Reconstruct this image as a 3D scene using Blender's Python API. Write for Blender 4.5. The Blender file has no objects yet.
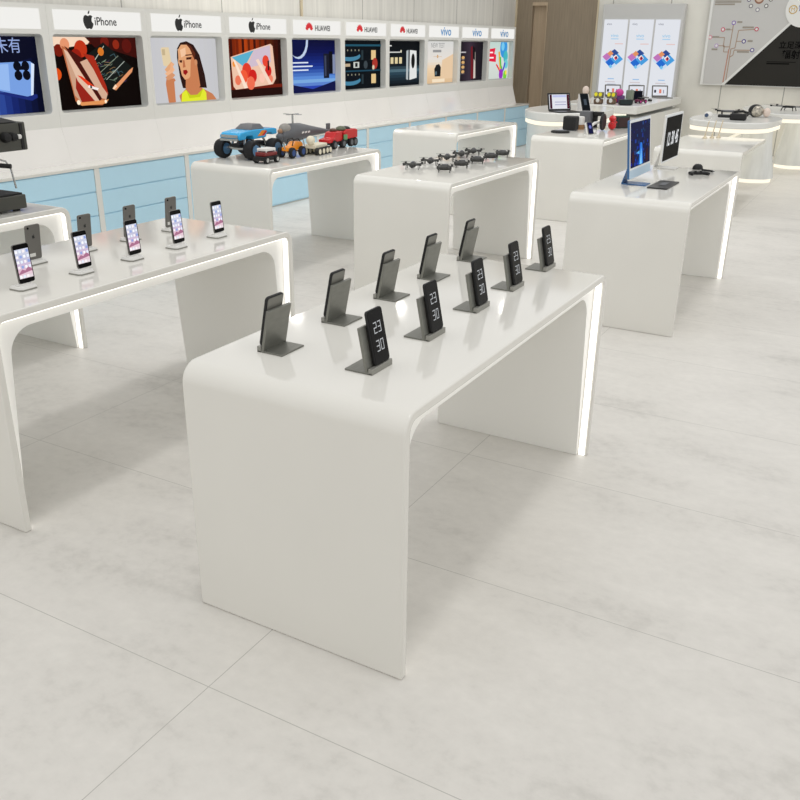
import bpy, bmesh, math, random
from mathutils import Matrix, Vector
random.seed(7)
C = bpy.context.scene
COL = C.collection
R = math.radians
PI = math.pi

# ------------------------------------------------------------------ materials
def lin(c):
    out = []
    for v in c:
        v /= 255.0
        out.append(v / 12.92 if v <= 0.04045 else ((v + 0.055) / 1.055) ** 2.4)
    return (*out, 1.0)

_m = {}
def mat(name, rgb, rough=0.5, metal=0.0, noise=0.0, nscale=8.0, bump=0.0, spec=0.5, stretch=None):
    if name in _m: return _m[name]
    m = bpy.data.materials.new(name); m.use_nodes = True
    nt = m.node_tree; b = nt.nodes['Principled BSDF']
    b.inputs['Base Color'].default_value = lin(rgb)
    b.inputs['Roughness'].default_value = rough
    b.inputs['Metallic'].default_value = metal
    b.inputs['Specular IOR Level'].default_value = spec
    if noise or bump:
        tc = nt.nodes.new('ShaderNodeTexCoord'); n = nt.nodes.new('ShaderNodeTexNoise')
        mp = nt.nodes.new('ShaderNodeMapping')
        if stretch: mp.inputs['Scale'].default_value = stretch
        nt.links.new(tc.outputs['Object'], mp.inputs[0]); nt.links.new(mp.outputs[0], n.inputs['Vector'])
        n.inputs['Scale'].default_value = nscale; n.inputs['Detail'].default_value = 5
        if noise:
            r = nt.nodes.new('ShaderNodeValToRGB')
            lo = tuple(max(0, v * (1 - noise)) for v in rgb); hi = tuple(min(255, v * (1 + noise)) for v in rgb)
            r.color_ramp.elements[0].position = .3; r.color_ramp.elements[1].position = .7
            r.color_ramp.elements[0].color = lin(lo); r.color_ramp.elements[1].color = lin(hi)
            nt.links.new(n.outputs['Fac'], r.inputs[0]); nt.links.new(r.outputs[0], b.inputs['Base Color'])
        if bump:
            bp = nt.nodes.new('ShaderNodeBump'); bp.inputs['Strength'].default_value = bump
            bp.inputs['Distance'].default_value = .01
            nt.links.new(n.outputs['Fac'], bp.inputs['Height']); nt.links.new(bp.outputs[0], b.inputs['Normal'])
    _m[name] = m
    return m

def emat(rgb, s=1.0):
    key = 'lit_%d_%d_%d_%.2f' % (*[int(v) for v in rgb], s)
    if key in _m: return _m[key]
    m = bpy.data.materials.new(key); m.use_nodes = True
    nt = m.node_tree; b = nt.nodes['Principled BSDF']
    b.inputs['Base Color'].default_value = (0.0, 0.0, 0.0, 1)
    b.inputs['Roughness'].default_value = .5
    b.inputs['Specular IOR Level'].default_value = .03
    b.inputs['Emission Color'].default_value = lin(rgb)
    b.inputs['Emission Strength'].default_value = s
    _m[key] = m
    return m

WHITE = mat('white_gloss', (228, 226, 219), .09, noise=.006, nscale=3)
LINER = mat('white_satin_lining', (241, 240, 235), .3)
PANEL = mat('white_satin_panel', (233, 232, 226), .28)
NICHE = mat('niche_grey', (212, 213, 209), .4)
SLOPE = mat('white_polished_panel', (238, 235, 230), .06, noise=.01, nscale=2)
BLUE = mat('pale_blue_laminate', (194, 232, 250), .3, noise=.005)
LED = emat((255, 252, 246), 1.8)
LEDW = emat((255, 247, 226), 1.15)
SIGN = emat((252, 251, 247), .90)
DKGREY = mat('brushed_dark_grey', (128, 128, 121), .42, .55, noise=.04, nscale=20, stretch=(1, 14, 1))
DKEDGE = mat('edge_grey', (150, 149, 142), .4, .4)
BLACK = mat('black_plastic', (22, 22, 23), .35)
MATTB = mat('matt_black', (14, 14, 15), .6)
RUBBER = mat('black_rubber', (20, 20, 22), .8, bump=.4, nscale=60)
GLASSB = mat('black_glass', (4, 4, 5), .2, spec=.12)
SPGREY = mat('space_grey', (112, 110, 106), .38, .5)
STEEL = mat('steel', (190, 190, 188), .25, .9)
WHPL = mat('white_plastic', (226, 225, 221), .35)
GOLD = mat('gold_metal', (214, 200, 172), .35, .3)
GREYPL = mat('grey_plastic', (98, 100, 104), .5)
RED = mat('red_plastic', (200, 22, 28), .3)
ORANGE = mat('orange_plastic', (236, 142, 22), .4)
TBLUE = mat('truck_blue', (40, 168, 226), .2)
IMBLUE = mat('imac_blue', (62, 106, 156), .35, .2)
IMCHIN = mat('imac_chin', (186, 212, 232), .3)
BROWNW = mat('brown_ribbed_wood', (146, 132, 112), .55, noise=.06, nscale=6, stretch=(9, 9, .4), bump=.1)
TANW = mat('tan_wood', (186, 166, 140), .5, noise=.04, nscale=5, stretch=(9, 9, .5))
WOOD = mat('oak_wood', (150, 112, 72), .5, noise=.1, nscale=8, stretch=(1, 1, 9))
LINK = emat((20, 20, 22), 1)

# ------------------------------------------------------------------ mesh building
class MB:
    def __init__(s): s.bm = bmesh.new(); s.mats = []
    def mi(s, m):
        if m not in s.mats: s.mats.append(m)
        return s.mats.index(m)
    def _add(s, verts, faces, m, M=None):
        i = s.mi(m)
        vs = [s.bm.verts.new(M @ Vector(v) if M else v) for v in verts]
        for f in faces:
            try:
                fc = s.bm.faces.new([vs[k] for k in f]); fc.material_index = i
            except ValueError: pass
        return s
    def box(s, a, b, m, M=None):
        x0, y0, z0 = [min(p, q) for p, q in zip(a, b)]; x1, y1, z1 = [max(p, q) for p, q in zip(a, b)]
        v = [(x0,y0,z0),(x1,y0,z0),(x1,y1,z0),(x0,y1,z0),(x0,y0,z1),(x1,y0,z1),(x1,y1,z1),(x0,y1,z1)]
        f = [(3,2,1,0),(4,5,6,7),(0,1,5,4),(1,2,6,5),(2,3,7,6),(3,0,4,7)]
        return s._add(v, f, m, M)
    def prism(s, poly, d, m, M=None, z0=0.0, top=None):
        """polygon in local xy, extruded from z0 to z0+d"""
        n = len(poly)
        ar = sum(poly[k][0]*poly[(k+1)%n][1]-poly[(k+1)%n][0]*poly[k][1] for k in range(n))
        if ar < 0: poly = poly[::-1]
        if top and ar < 0: top = top[::-1]
        tp = top or poly
        v = [(x, y, z0) for x, y in poly] + [(x, y, z0 + d) for x, y in tp]
        f = [tuple(range(n))[::-1], tuple(range(n, 2*n))] + [(k, (k+1) % n, n+(k+1) % n, n+k) for k in range(n)]
        return s._add(v, f, m, M)
    def flat(s, poly, z, m, M=None):
        n = len(poly)
        ar = sum(poly[k][0]*poly[(k+1)%n][1]-poly[(k+1)%n][0]*poly[k][1] for k in range(n))
        if ar < 0: poly = poly[::-1]
        return s._add([(x, y, z) for x, y in poly], [tuple(range(n))], m, M)
    def lathe(s, prof, m, c=(0,0,0), seg=24, M=None, axis='z', sx=1, sy=1):
        v = []; f = []; n = len(prof)
        for k in range(seg):
            a = 2*PI*k/seg
            for r, z in prof:
                x, y = r*math.cos(a)*sx, r*math.sin(a)*sy
                p = {'z': (x, y, z), 'x': (z, x, y), 'y': (y, z, x)}[axis]
                v.append((p[0]+c[0], p[1]+c[1], p[2]+c[2]))
        for k in range(seg):
            k2 = (k+1) % seg
            for j in range(n-1):
                f.append((k*n+j, k2*n+j, k2*n+j+1, k*n+j+1))
        f.append(tuple(k*n for k in range(seg))[::-1]); f.append(tuple(k*n+n-1 for k in range(seg)))
        return s._add(v, f, m, M)
    def cyl(s, p0, p1, r0, m, r1=None, seg=16):
        r1 = r0 if r1 is None else r1
        p0, p1 = Vector(p0), Vector(p1); d = p1 - p0
        q = d.to_track_quat('Z', 'Y').to_matrix().to_4x4()
        return s.lathe([(r0, 0), (r1, d.length)], m, seg=seg, M=Matrix.Translation(p0) @ q)
    def tube(s, pts, r, m, seg=8):
        pts = [Vector(p) for p in pts]; n = len(pts); v = []; f = []
        for i, p in enumerate(pts):
            t = (pts[min(i+1, n-1)] - pts[max(i-1, 0)]).normalized()
            q = t.to_track_quat('Z', 'Y')
            for k in range(seg):
                a = 2*PI*k/seg
                v.append(tuple(p + q @ Vector((r*math.cos(a), r*math.sin(a), 0))))
        for i in range(n-1):
            for k in range(seg):
                k2 = (k+1) % seg
                f.append((i*seg+k, i*seg+k2, (i+1)*seg+k2, (i+1)*seg+k))
        f.append(tuple(range(seg))[::-1]); f.append(tuple((n-1)*seg+k for k in range(seg)))
        return s._add(v, f, m)
    def ball(s, c, r, m, seg=16, M=None):
        rx, ry, rz = (r, r, r) if not isinstance(r, tuple) else r
        n = seg // 2
        prof = [(max(1e-5, math.sin(PI*k/n)), -math.cos(PI*k/n)) for k in range(n+1)]
        T = Matrix.Translation(c) @ Matrix.Diagonal((rx, ry, rz, 1))
        return s.lathe(prof, m, seg=seg, M=(M @ T) if M else T)
    def obj(s, name, parent=None, loc=(0,0,0), rot=(0,0,0), bev=0.0, smooth=True, ang=40, bseg=2):
        bmesh.ops.recalc_face_normals(s.bm, faces=s.bm.faces) if not getattr(s, 'keep', False) else None
        me = bpy.data.meshes.new(name); s.bm.to_mesh(me); s.bm.free()
        for m in s.mats: me.materials.append(m)
        if smooth:
            me.polygons.foreach_set('use_smooth', [True]*len(me.polygons))
            me.set_sharp_from_angle(angle=R(ang))
        o = bpy.data.objects.new(name, me); COL.objects.link(o)
        o.location = loc; o.rotation_euler = rot
        if parent: o.parent = parent
        if bev:
            b = o.modifiers.new('bevel', 'BEVEL'); b.width = bev; b.segments = bseg; b.limit_method = 'ANGLE'; b.angle_limit = R(40)
        return o

def rrect(x0, y0, x1, y1, r, n=5):
    pts = []
    for cx, cy, a in ((x1-r, y1-r, 0), (x0+r, y1-r, 90), (x0+r, y0+r, 180), (x1-r, y0+r, 270)):
        for k in range(n+1):
            t = R(a + 90*k/n); pts.append((cx + r*math.cos(t), cy + r*math.sin(t)))
    return pts
def disc(cx, cy, r, n=20, sy=1.0):
    return [(cx+r*math.cos(2*PI*k/n), cy+r*sy*math.sin(2*PI*k/n)) for k in range(n)]

def thing(name, label, cat, loc=(0,0,0), rz=0.0, group=None, kind=None):
    o = bpy.data.objects.new(name, None); COL.objects.link(o)
    o.empty_display_size = .05
    o.location = loc; o.rotation_euler = (0, 0, rz)
    return tag(o, label, cat, group, kind)
def tag(o, label, cat, group=None, kind=None):
    o['label'] = label; o['category'] = cat
    if group: o['group'] = group
    if kind: o['kind'] = kind
    return o
def lab(o, t): o['label'] = t; return o
def children(o): return [c for c in bpy.data.objects if c.parent == o]
def copy_tree(o, parent=None):
    kids = children(o)
    c = o.copy(); COL.objects.link(c)
    if parent: c.parent = parent
    for k in kids: copy_tree(k, c)
    return c
def dup(root, loc, rz, label):
    r = copy_tree(root); r.location = loc; r.rotation_euler = (0, 0, rz); r['label'] = label
    return r

FACE_NY = Matrix(((1,0,0,0),(0,0,-1,0),(0,1,0,0),(0,0,0,1)))      # local xy drawn upright, looking towards -Y
FACE_NX = Matrix(((0,0,-1,0),(-1,0,0,0),(0,1,0,0),(0,0,0,1)))     # the same, looking towards -X

def text(name, body, size, m, parent, M, depth=.001, align='CENTER', bold=0.0, sx=1.0):
    cu = bpy.data.curves.new(name, 'FONT'); cu.body = body; cu.size = size
    cu.align_x = align; cu.align_y = 'CENTER'; cu.extrude = depth; cu.offset = bold; cu.resolution_u = 3
    t = bpy.data.objects.new(name, cu); COL.objects.link(t)
    dg = bpy.context.evaluated_depsgraph_get()
    me = bpy.data.meshes.new_from_object(t.evaluated_get(dg))
    bpy.data.objects.remove(t); bpy.data.curves.remove(cu)
    me.name = name; me.materials.clear(); me.materials.append(m)
    me.transform(M @ Matrix.Diagonal((sx, 1, 1, 1)))
    o = bpy.data.objects.new(name, me); COL.objects.link(o)
    if parent: o.parent = parent
    return o
def at2(M, x, y, z=0): return M @ Matrix.Translation((x, y, z))

def lerp(a, b, t): return tuple(a[k] + (b[k]-a[k])*t for k in range(3))
def vgrad(mb, x0, y0, x1, y1, stops, z, M, n=14, s=1.0):
    """picture background that fades up the picture"""
    for k in range(n):
        t = (k+.5)/n
        for j in range(len(stops)-1):
            if stops[j][0] <= t <= stops[j+1][0]:
                c = lerp(stops[j][1], stops[j+1][1], (t-stops[j][0])/(stops[j+1][0]-stops[j][0]+1e-9))
        ya, yb = y0+(y1-y0)*k/n, y0+(y1-y0)*(k+1)/n
        mb.flat([(x0,ya),(x1,ya),(x1,yb),(x0,yb)], z, emat(tuple(round(v) for v in c), s), M)

def hull_loop_fill(bm, outer, inner, mi, y):
    pass

# ------------------------------------------------------------------ camera
cam_d = bpy.data.cameras.new('camera'); cam = bpy.data.objects.new('camera', cam_d); COL.objects.link(cam)
F, PITCH, YAW, ROLL = 863.1971, .3948, .5061, .0133
CAM = Vector((-1.5955, -1.5425, 1.5599))
fw = Vector((math.cos(YAW)*math.cos(PITCH), math.sin(YAW)*math.cos(PITCH), -math.sin(PITCH)))
rt = Vector((math.sin(YAW), -math.cos(YAW), 0)); up = rt.cross(fw)
c_, s_ = math.cos(ROLL), math.sin(ROLL)
rt, up = c_*rt + s_*up, -s_*rt + c_*up
cam.matrix_world = Matrix(((rt.x, up.x, -fw.x, CAM.x), (rt.y, up.y, -fw.y, CAM.y), (rt.z, up.z, -fw.z, CAM.z), (0,0,0,1)))
cam_d.sensor_width = 36; cam_d.sensor_fit = 'HORIZONTAL'; cam_d.lens = F/800*36; cam_d.clip_end = 100
C.camera = cam

# ------------------------------------------------------------------ light
W = bpy.data.worlds.new('world'); C.world = W; W.use_nodes = True
W.node_tree.nodes['Background'].inputs[0].default_value = (1, .994, .982, 1)
W.node_tree.nodes['Background'].inputs[1].default_value = .86
sl = bpy.data.lights.new('overhead_light', 'SUN'); sl.energy = .48; sl.angle = R(7); sl.color = (1, .99, .97)
so = bpy.data.objects.new('overhead_light', sl); COL.objects.link(so); so.location = (2, 0, 4)
so.rotation_euler = Vector((0, -.07, 1)).to_track_quat('Z', 'Y').to_euler()
for k, (x, y) in enumerate(((4.84, 4.2), (5.92, 4.03), (7.38, 3.46), (8.4, 2.45), (5.47, 5.0))):
    al = bpy.data.lights.new('downlight', 'AREA'); al.shape = 'DISK'; al.size = .12; al.energy = 4; al.color = (1, .97, .92)
    ao = bpy.data.objects.new('downlight', al); COL.objects.link(ao); ao.location = (x, min(y, 4.3), 3.0)
for x, y, en in ((1.7, 1.2, 10), (4.9, 1.4, 11)):  # added fill lights out of view, brightening the tables farther back
    al = bpy.data.lights.new('added_far_fill', 'AREA'); al.shape = 'RECTANGLE'; al.size = 4.2; al.size_y = .5; al.energy = en; al.color = (.97, .985, 1); al.spread = R(130)
    ao = bpy.data.objects.new('added_far_fill', al); COL.objects.link(ao); ao.location = (x, y, 3.1)
    d_ = Vector((2.2, 0, -2.5)).normalized(); sx_ = Vector((0, 1, 0)); sy_ = (-d_).cross(sx_)
    ao.matrix_world = Matrix(((sx_.x, sy_.x, -d_.x, x), (sx_.y, sy_.y, -d_.y, y), (sx_.z, sy_.z, -d_.z, 3.1), (0, 0, 0, 1)))
C.view_settings.view_transform = 'Standard'; C.view_settings.look = 'None'
C.view_settings.exposure = 0; C.view_settings.gamma = 1; C.view_settings.use_curve_mapping = False

# ------------------------------------------------------------------ floor and walls
def floor_mat():
    m = bpy.data.materials.new('pale_stone_tiles'); m.use_nodes = True
    nt = m.node_tree; N = nt.nodes; L = nt.links; b = N['Principled BSDF']
    g = N.new('ShaderNodeNewGeometry'); sp = N.new('ShaderNodeSeparateXYZ'); L.new(g.outputs['Position'], sp.inputs[0])
    def math_(op, a, bb=None, c=None):
        n = N.new('ShaderNodeMath'); n.operation = op
        for i, v in enumerate((a, bb, c)):
            if v is None: continue
            if isinstance(v, (int, float)): n.inputs[i].default_value = v
            else: L.new(v, n.inputs[i])
        return n.outputs[0]
    def line(sock, off, per, w):
        t = math_('ADD', sock, -off + 1000*per); t = math_('MODULO', t, per)
        t2 = math_('SUBTRACT', per, t); t = math_('MINIMUM', t, t2)
        return math_('LESS_THAN', t, w)
    lx = line(sp.outputs['X'], -.271, .795, .0012); ly = line(sp.outputs['Y'], -.25, 1.6, .0012)
    gr = math_('MAXIMUM', lx, ly)
    def noise(scale, st, det):
        mp = N.new('ShaderNodeMapping'); mp.inputs['Scale'].default_value = st; mp.inputs['Rotation'].default_value = (0, 0, R(12))
        L.new(g.outputs['Position'], mp.inputs[0])
        n = N.new('ShaderNodeTexNoise'); n.inputs['Scale'].default_value = scale; n.inputs['Detail'].default_value = det
        n.inputs['Roughness'].default_value = .62
        L.new(mp.outputs[0], n.inputs['Vector']); return n.outputs['Fac']
    n1 = noise(1.1, (1, 1, 1), 8); n2 = noise(6, (1.0, .5, 1), 9); n3 = noise(2.2, (1.6, .45, 1), 10); n4 = noise(26, (1, .8, 1), 6)
    s = math_('ADD', math_('ADD', math_('MULTIPLY', n1, .3), math_('MULTIPLY', n4, .22)), math_('ADD', math_('MULTIPLY', n2, .24), math_('MULTIPLY', n3, .24)))
    r = N.new('ShaderNodeValToRGB'); L.new(s, r.inputs[0])
    e = r.color_ramp.elements; e[0].position = .39; e[0].color = lin((197, 194, 188)); e[1].position = .61; e[1].color = lin((223, 220, 214))
    x = e.new(.48); x.color = lin((213, 210, 204))
    mx = N.new('ShaderNodeMix'); mx.data_type = 'RGBA'; L.new(gr, mx.inputs[0]); L.new(r.outputs[0], mx.inputs[6]); mx.inputs[7].default_value = lin((176, 174, 168))
    L.new(mx.outputs[2], b.inputs['Base Color']); b.inputs['Roughness'].default_value = .42; b.inputs['Specular IOR Level'].default_value = .35
    return m
FL = floor_mat()
def wall_mat(name, rgb, axis, rib, panel, off):
    m = bpy.data.materials.new(name); m.use_nodes = True
    nt = m.node_tree; N = nt.nodes; L = nt.links; b = N['Principled BSDF']
    g = N.new('ShaderNodeNewGeometry'); sp = N.new('ShaderNodeSeparateXYZ'); L.new(g.outputs['Position'], sp.inputs[0])
    mp = N.new('ShaderNodeMapping'); L.new(g.outputs['Position'], mp.inputs[0])
    mp.inputs['Scale'].default_value = (14, 14, .7) if rib else (1.2, 1.2, .8)
    n = N.new('ShaderNodeTexNoise'); n.inputs['Scale'].default_value = 1.5; n.inputs['Detail'].default_value = 8; L.new(mp.outputs[0], n.inputs['Vector'])
    r = N.new('ShaderNodeValToRGB'); e = r.color_ramp.elements
    e[0].position = .33; e[1].position = .68
    e[0].color = lin(tuple(v*.955 for v in rgb)); e[1].color = lin(tuple(min(255, v*1.035) for v in rgb)); L.new(n.outputs['Fac'], r.inputs[0])
    a = N.new('ShaderNodeMath'); a.operation = 'ADD'; L.new(sp.outputs[axis], a.inputs[0]); a.inputs[1].default_value = 100*panel - off
    md = N.new('ShaderNodeMath'); md.operation = 'MODULO'; L.new(a.outputs[0], md.inputs[0]); md.inputs[1].default_value = panel
    lt = N.new('ShaderNodeMath'); lt.operation = 'LESS_THAN'; L.new(md.outputs[0], lt.inputs[0]); lt.inputs[1].default_value = .014
    mx = N.new('ShaderNodeMix'); mx.data_type = 'RGBA'; L.new(lt.outputs[0], mx.inputs[0]); L.new(r.outputs[0], mx.inputs[6]); mx.inputs[7].default_value = lin(tuple(v*.72 for v in rgb))
    L.new(mx.outputs[2], b.inputs['Base Color']); b.inputs['Roughness'].default_value = .5
    return m
WL = wall_mat('pale_grey_ribbed_panel', (218, 216, 209), 'X', True, 1.3, .35)
WB = wall_mat('pale_stone_wall', (230, 228, 219), 'Y', False, .9, .115)

YW, XB = 4.45, 13.0
def struct(o, label, cat): return tag(o, label, cat, kind='structure')
b = MB(); b.box((-6, -7, -.1), (15, 6, 0), FL); struct(b.obj('floor', smooth=False), 'large pale grey stone tile floor across the shop', 'floor')
b = MB(); b.box((-4, YW, 0), (XB+.1, YW+.15, 3.3), WL); struct(b.obj('wall_left', smooth=False), 'pale grey ribbed wall behind the row of screens', 'wall')
b = MB(); b.box((XB, -7, 0), (XB+.15, 3.06, 3.3), WB); struct(b.obj('wall_back', smooth=False), 'pale stone panelled back wall behind banners and board', 'wall')
b = MB(); b.box((XB, 3.06, 0), (XB+.15, 3.90, 3.3), BROWNW); b.box((XB, 4.16, 0), (XB+.15, YW, 3.3), BROWNW); b.box((XB, 3.90, 2.16), (XB+.15, 4.16, 3.3), BROWNW)
struct(b.obj('wall_corner', smooth=False), 'brown wood veneer wall in the far corner', 'wall')
d = thing('door_1', 'tall narrow tan wood recess in the brown corner wall', 'door', (XB+.08, 4.03, 0), kind='structure')
b = MB(); b.box((0, -.13, 0), (.06, .13, 2.16), TANW); b.obj('door_panel', d)
b = MB(); b.box((-.095, -.13, 2.11), (0, .13, 2.16), TANW); b.obj('door_head', d)
b = MB(); b.box((-.095, -.13, 0), (0, -.115, 2.11), TANW); b.obj('door_jamb', d)
b = MB(); b.box((XB-.03, YW-.03, 0), (XB-.001, YW-.001, 3.3), GOLD); struct(b.obj('trim_1', smooth=False), 'thin pale gold corner strip between ribbed wall and brown wall', 'trim')
b = MB(); b.box((XB-.012, 3.045, 0), (XB-.001, 3.07, 3.3), GOLD); struct(b.obj('trim_2', smooth=False), 'thin pale gold strip at right edge of the brown wall', 'trim')
b = MB(); b.box((6.86, YW-.02, 1.0), (6.885, YW-.001, 3.3), GOLD); struct(b.obj('trim_3', smooth=False), 'thin pale gold strip on the ribbed wall above the screens', 'trim')

# ------------------------------------------------------------------ display tables
TL, TW, TH = 1.577, .685, .76
def arc(cx, cz, r, a0, a1, n=8): return [(cx+r*math.cos(R(a0+(a1-a0)*k/n)), cz+r*math.sin(R(a0+(a1-a0)*k/n))) for k in range(n+1)]
def u_profile(L, H, ro, t, ri):
    outer = [(0, 0)] + arc(ro, H-ro, ro, 180, 90) + arc(L-ro, H-ro, ro, 90, 0) + [(L, 0)]
    inner = [(t, 0)] + arc(t+ri, H-t-ri, ri, 180, 90) + arc(L-t-ri, H-t-ri, ri, 90, 0) + [(L-t, 0)]
    return outer, inner
def u_solid(mb, outer, inner, y0, y1, m):
    n = len(outer); v = []
    for y in (y0, y1):
        v += [(x, y, z) for x, z in outer] + [(x, y, z) for x, z in inner]
    f = []; o0, i0, o1, i1 = 0, n, 2*n, 3*n
    for k in range(n-1):
        f += [(o0+k, o0+k+1, i0+k+1, i0+k), (o1+k+1, o1+k, i1+k, i1+k+1), (o0+k+1, o0+k, o1+k, o1+k+1), (i0+k, i0+k+1, i1+k+1, i1+k)]
    f += [(o0, i0, i1, o1), (o0+n-1, o1+n-1, i1+n-1, i0+n-1)]
    mb._add(v, f, m)
def make_table(label, loc):
    t = thing('display_table', label, 'table', loc, 0, 'white waterfall display tables')
    L, H = TL, TH
    o, i = u_profile(L, H, .055, .026, .03)
    b = MB(); u_solid(b, o, i, 0, TW, WHITE); b.obj('outer_shell', t, bev=.005, bseg=3)
    # lining: thick at the top corners, thin at the foot
    e = .0265
    out = [(e, 0.001)] + arc(e+.03, H-e-.03, .03, 180, 90) + arc(L-e-.03, H-e-.03, .03, 90, 0) + [(L-e, .001)]
    inn = [(e+.012, 0.001)] + arc(e+.06+.09, H-.072-.09, .09, 180, 90) + arc(L-e-.15, H-.072-.09, .09, 90, 0) + [(L-e-.012, .001)]
    b = MB(); u_solid(b, out, inn, .040, TW-.012, LINER); lab(b.obj('inner_lining', t, ang=30), 'satin grey-white lining set back inside the table')
    so_ = [(e, .002)] + arc(e+.0295, H-e-.0295, .0295, 180, 90) + arc(L-e-.0295, H-e-.0295, .0295, 90, 0) + [(L-e, .002)]
    si_ = [(e+.004, .002)] + arc(e+.0295, H-e-.0295, .0255, 180, 90) + arc(L-e-.0295, H-e-.0295, .0255, 90, 0) + [(L-e-.004, .002)]
    b = MB(); u_solid(b, so_, si_, .010, .034, LED); lab(b.obj('light_strip', t), 'glowing white light strip')
    return t
T_MAIN, T_LEFT, T_COF = (0, -.674, 0), (0, .785, 0), (-.12, 2.09, 0)
T_IMAC, T_DRON, T_TRUK = (3.30, -.612, 0), (3.19, .79, 0), (3.09, 2.07, 0)
T_SPK, T_BACK = (6.28, .785, 0), (6.02, 2.115, 0)
tbl = make_table('white waterfall table nearest the viewer, holding ten dark grey phone stands', T_MAIN)
dup(tbl, T_LEFT, 0, 'white table at left edge holding phones on white docks')
dup(tbl, T_COF, 0, 'white table at far left under the coffee machine')
dup(tbl, T_IMAC, 0, 'white table at right holding two desktop computers')
dup(tbl, T_DRON, 0, 'white table in the middle covered with ten small drones').scale = (.97, 1, 1)
dup(tbl, T_TRUK, 0, 'white table holding the model vehicles, beside the blue drawers').scale = (.93, 1, 1)
sd = thing('side_table', 'low white side table with three thin rods, behind the desktop computers', 'table', (7.40, -.245, 0))
o = [(0, 0)] + arc(.05, .56, .05, 180, 90) + [(1.52, .61)]; i = [(.03, 0)] + arc(.13, .475, .10, 180, 90) + [(1.52, .575)]
b = MB(); u_solid(b, o, i, 0, .84, WHITE); b.obj('outer_shell', sd, bev=.005, bseg=3)
b = MB(); b.box((1.0, .40, .52), (2.40, .46, .574), PANEL); b.obj('support_bracket', sd)
dup(tbl, T_SPK, 0, 'white table holding smart speakers, behind the desktop computers')
dup(tbl, T_BACK, 0, 'empty white table behind the drone table by the blue drawers').scale = (.97, 1, 1)

# ------------------------------------------------------------------ phones on L stands (centre table)
def make_stand(label):
    t = thing('phone_stand', label, 'phone stand', (0,0,0), 0, 'dark grey phone stands on the centre table')
    b = MB(); b.box((-.052, 0, 0), (.052, .084, .005), DKGREY); b.obj('base_plate', t, bev=.0012)
    M = Matrix.Translation((0, .0125, .005)) @ Matrix.Rotation(R(-11.5), 4, 'X')
    b = MB(); b.box((-.052, 0, 0), (.052, .009, .120), DKGREY, M); b.obj('back_plate', t, bev=.001)
    b = MB(); b.box((-.052, -.001, 0), (.052, .0118, .0165), DKEDGE); b.obj('lip', t, bev=.001)
    return t
def digits(parent, M, col):
    b = MB(); SEG = {'2': 'abged', '3': 'abgcd', '0': 'abcdef'}
    def put(ch, x, y, w, h, tk):
        s = {'a': ((x,y+h),(x+w,y+h)), 'd': ((x,y),(x+w,y)), 'g': ((x,y+h/2),(x+w,y+h/2)), 'f': ((x,y+h/2),(x,y+h)),
             'b': ((x+w,y+h/2),(x+w,y+h)), 'e': ((x,y),(x,y+h/2)), 'c': ((x+w,y),(x+w,y+h/2))}
        for q in SEG[ch]:
            (xa, ya), (xb, yb) = s[q]
            b.flat([(xa-tk,ya-tk),(xb+tk,ya-tk),(xb+tk,yb+tk),(xa-tk,yb+tk)], 0, col, M)
    for row, st in ((.083, '23'), (.035, "30")):
        put(st[0], -.0165, row, .0125, .027, .0013); put(st[1], .004, row, .0125, .027, .0013)
    return b.obj('clock_digits', parent, smooth=False)
BACKC = mat('grey_back_cover', (122, 121, 114), .35, .3)
PM_TILT = Matrix.Rotation(R(-11.5), 4, 'X')
def make_phone(label):
    t = thing('smartphone', label, 'phone', (0,0,0), 0, 'black clock phones on the centre table')
    M = PM_TILT @ FACE_NY
    b = MB(); b.prism(rrect(-.037, 0, .037, .145, .009), .0082, MATTB, M, -.0082); b.obj('body', t, bev=.0015)
    b = MB(); b.prism(rrect(-.0355, .002, .0355, .143, .008), .0008, GLASSB, M, .0001); sc = b.obj('screen', t)
    digits(sc, M @ Matrix.Translation((0, 0, .0013)), emat((205, 208, 210), .8))
    b = MB(); b.prism(rrect(-.034, .004, .034, .141, .007), .0007, BACKC, M, -.0089); lab(b.obj('back_cover', t), 'pale grey back cover in a black frame')
    return t
xs_f = [.187, .505, .831, 1.133, 1.457]
xs_b = [.183, .497, .806, 1.116, 1.446]
order = ['nearest', 'second nearest', 'middle', 'second farthest', 'farthest']
st0 = make_stand(''); ph0 = make_phone('')
for i in range(5):
    a = (xs_f[i]+.052, -.471, TH); l = f'{order[i]} dark grey stand of the row whose phone screens face the viewer'
    if i == 0: st0.location = a; st0['label'] = l; s_f = st0
    else: dup(st0, a, 0, l)
    p = (a[0]+.010, a[1]+.0032, TH+.0172); l = f'{order[i]} black phone of the row showing the 23 30 clock'
    if i == 0: ph0.location = p; ph0['label'] = l
    else: dup(ph0, p, 0, l)
for i in range(5):
    a = (xs_b[i]+.052, -.104, TH)
    dup(st0, a, PI, f'{order[i]} dark grey stand of the row turned away, showing its back plate')
    dup(ph0, (a[0]-.010, a[1]-.0032, TH+.0172), PI, f'{order[i]} phone peeking over its turned-away stand, only grey back showing')

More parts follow.
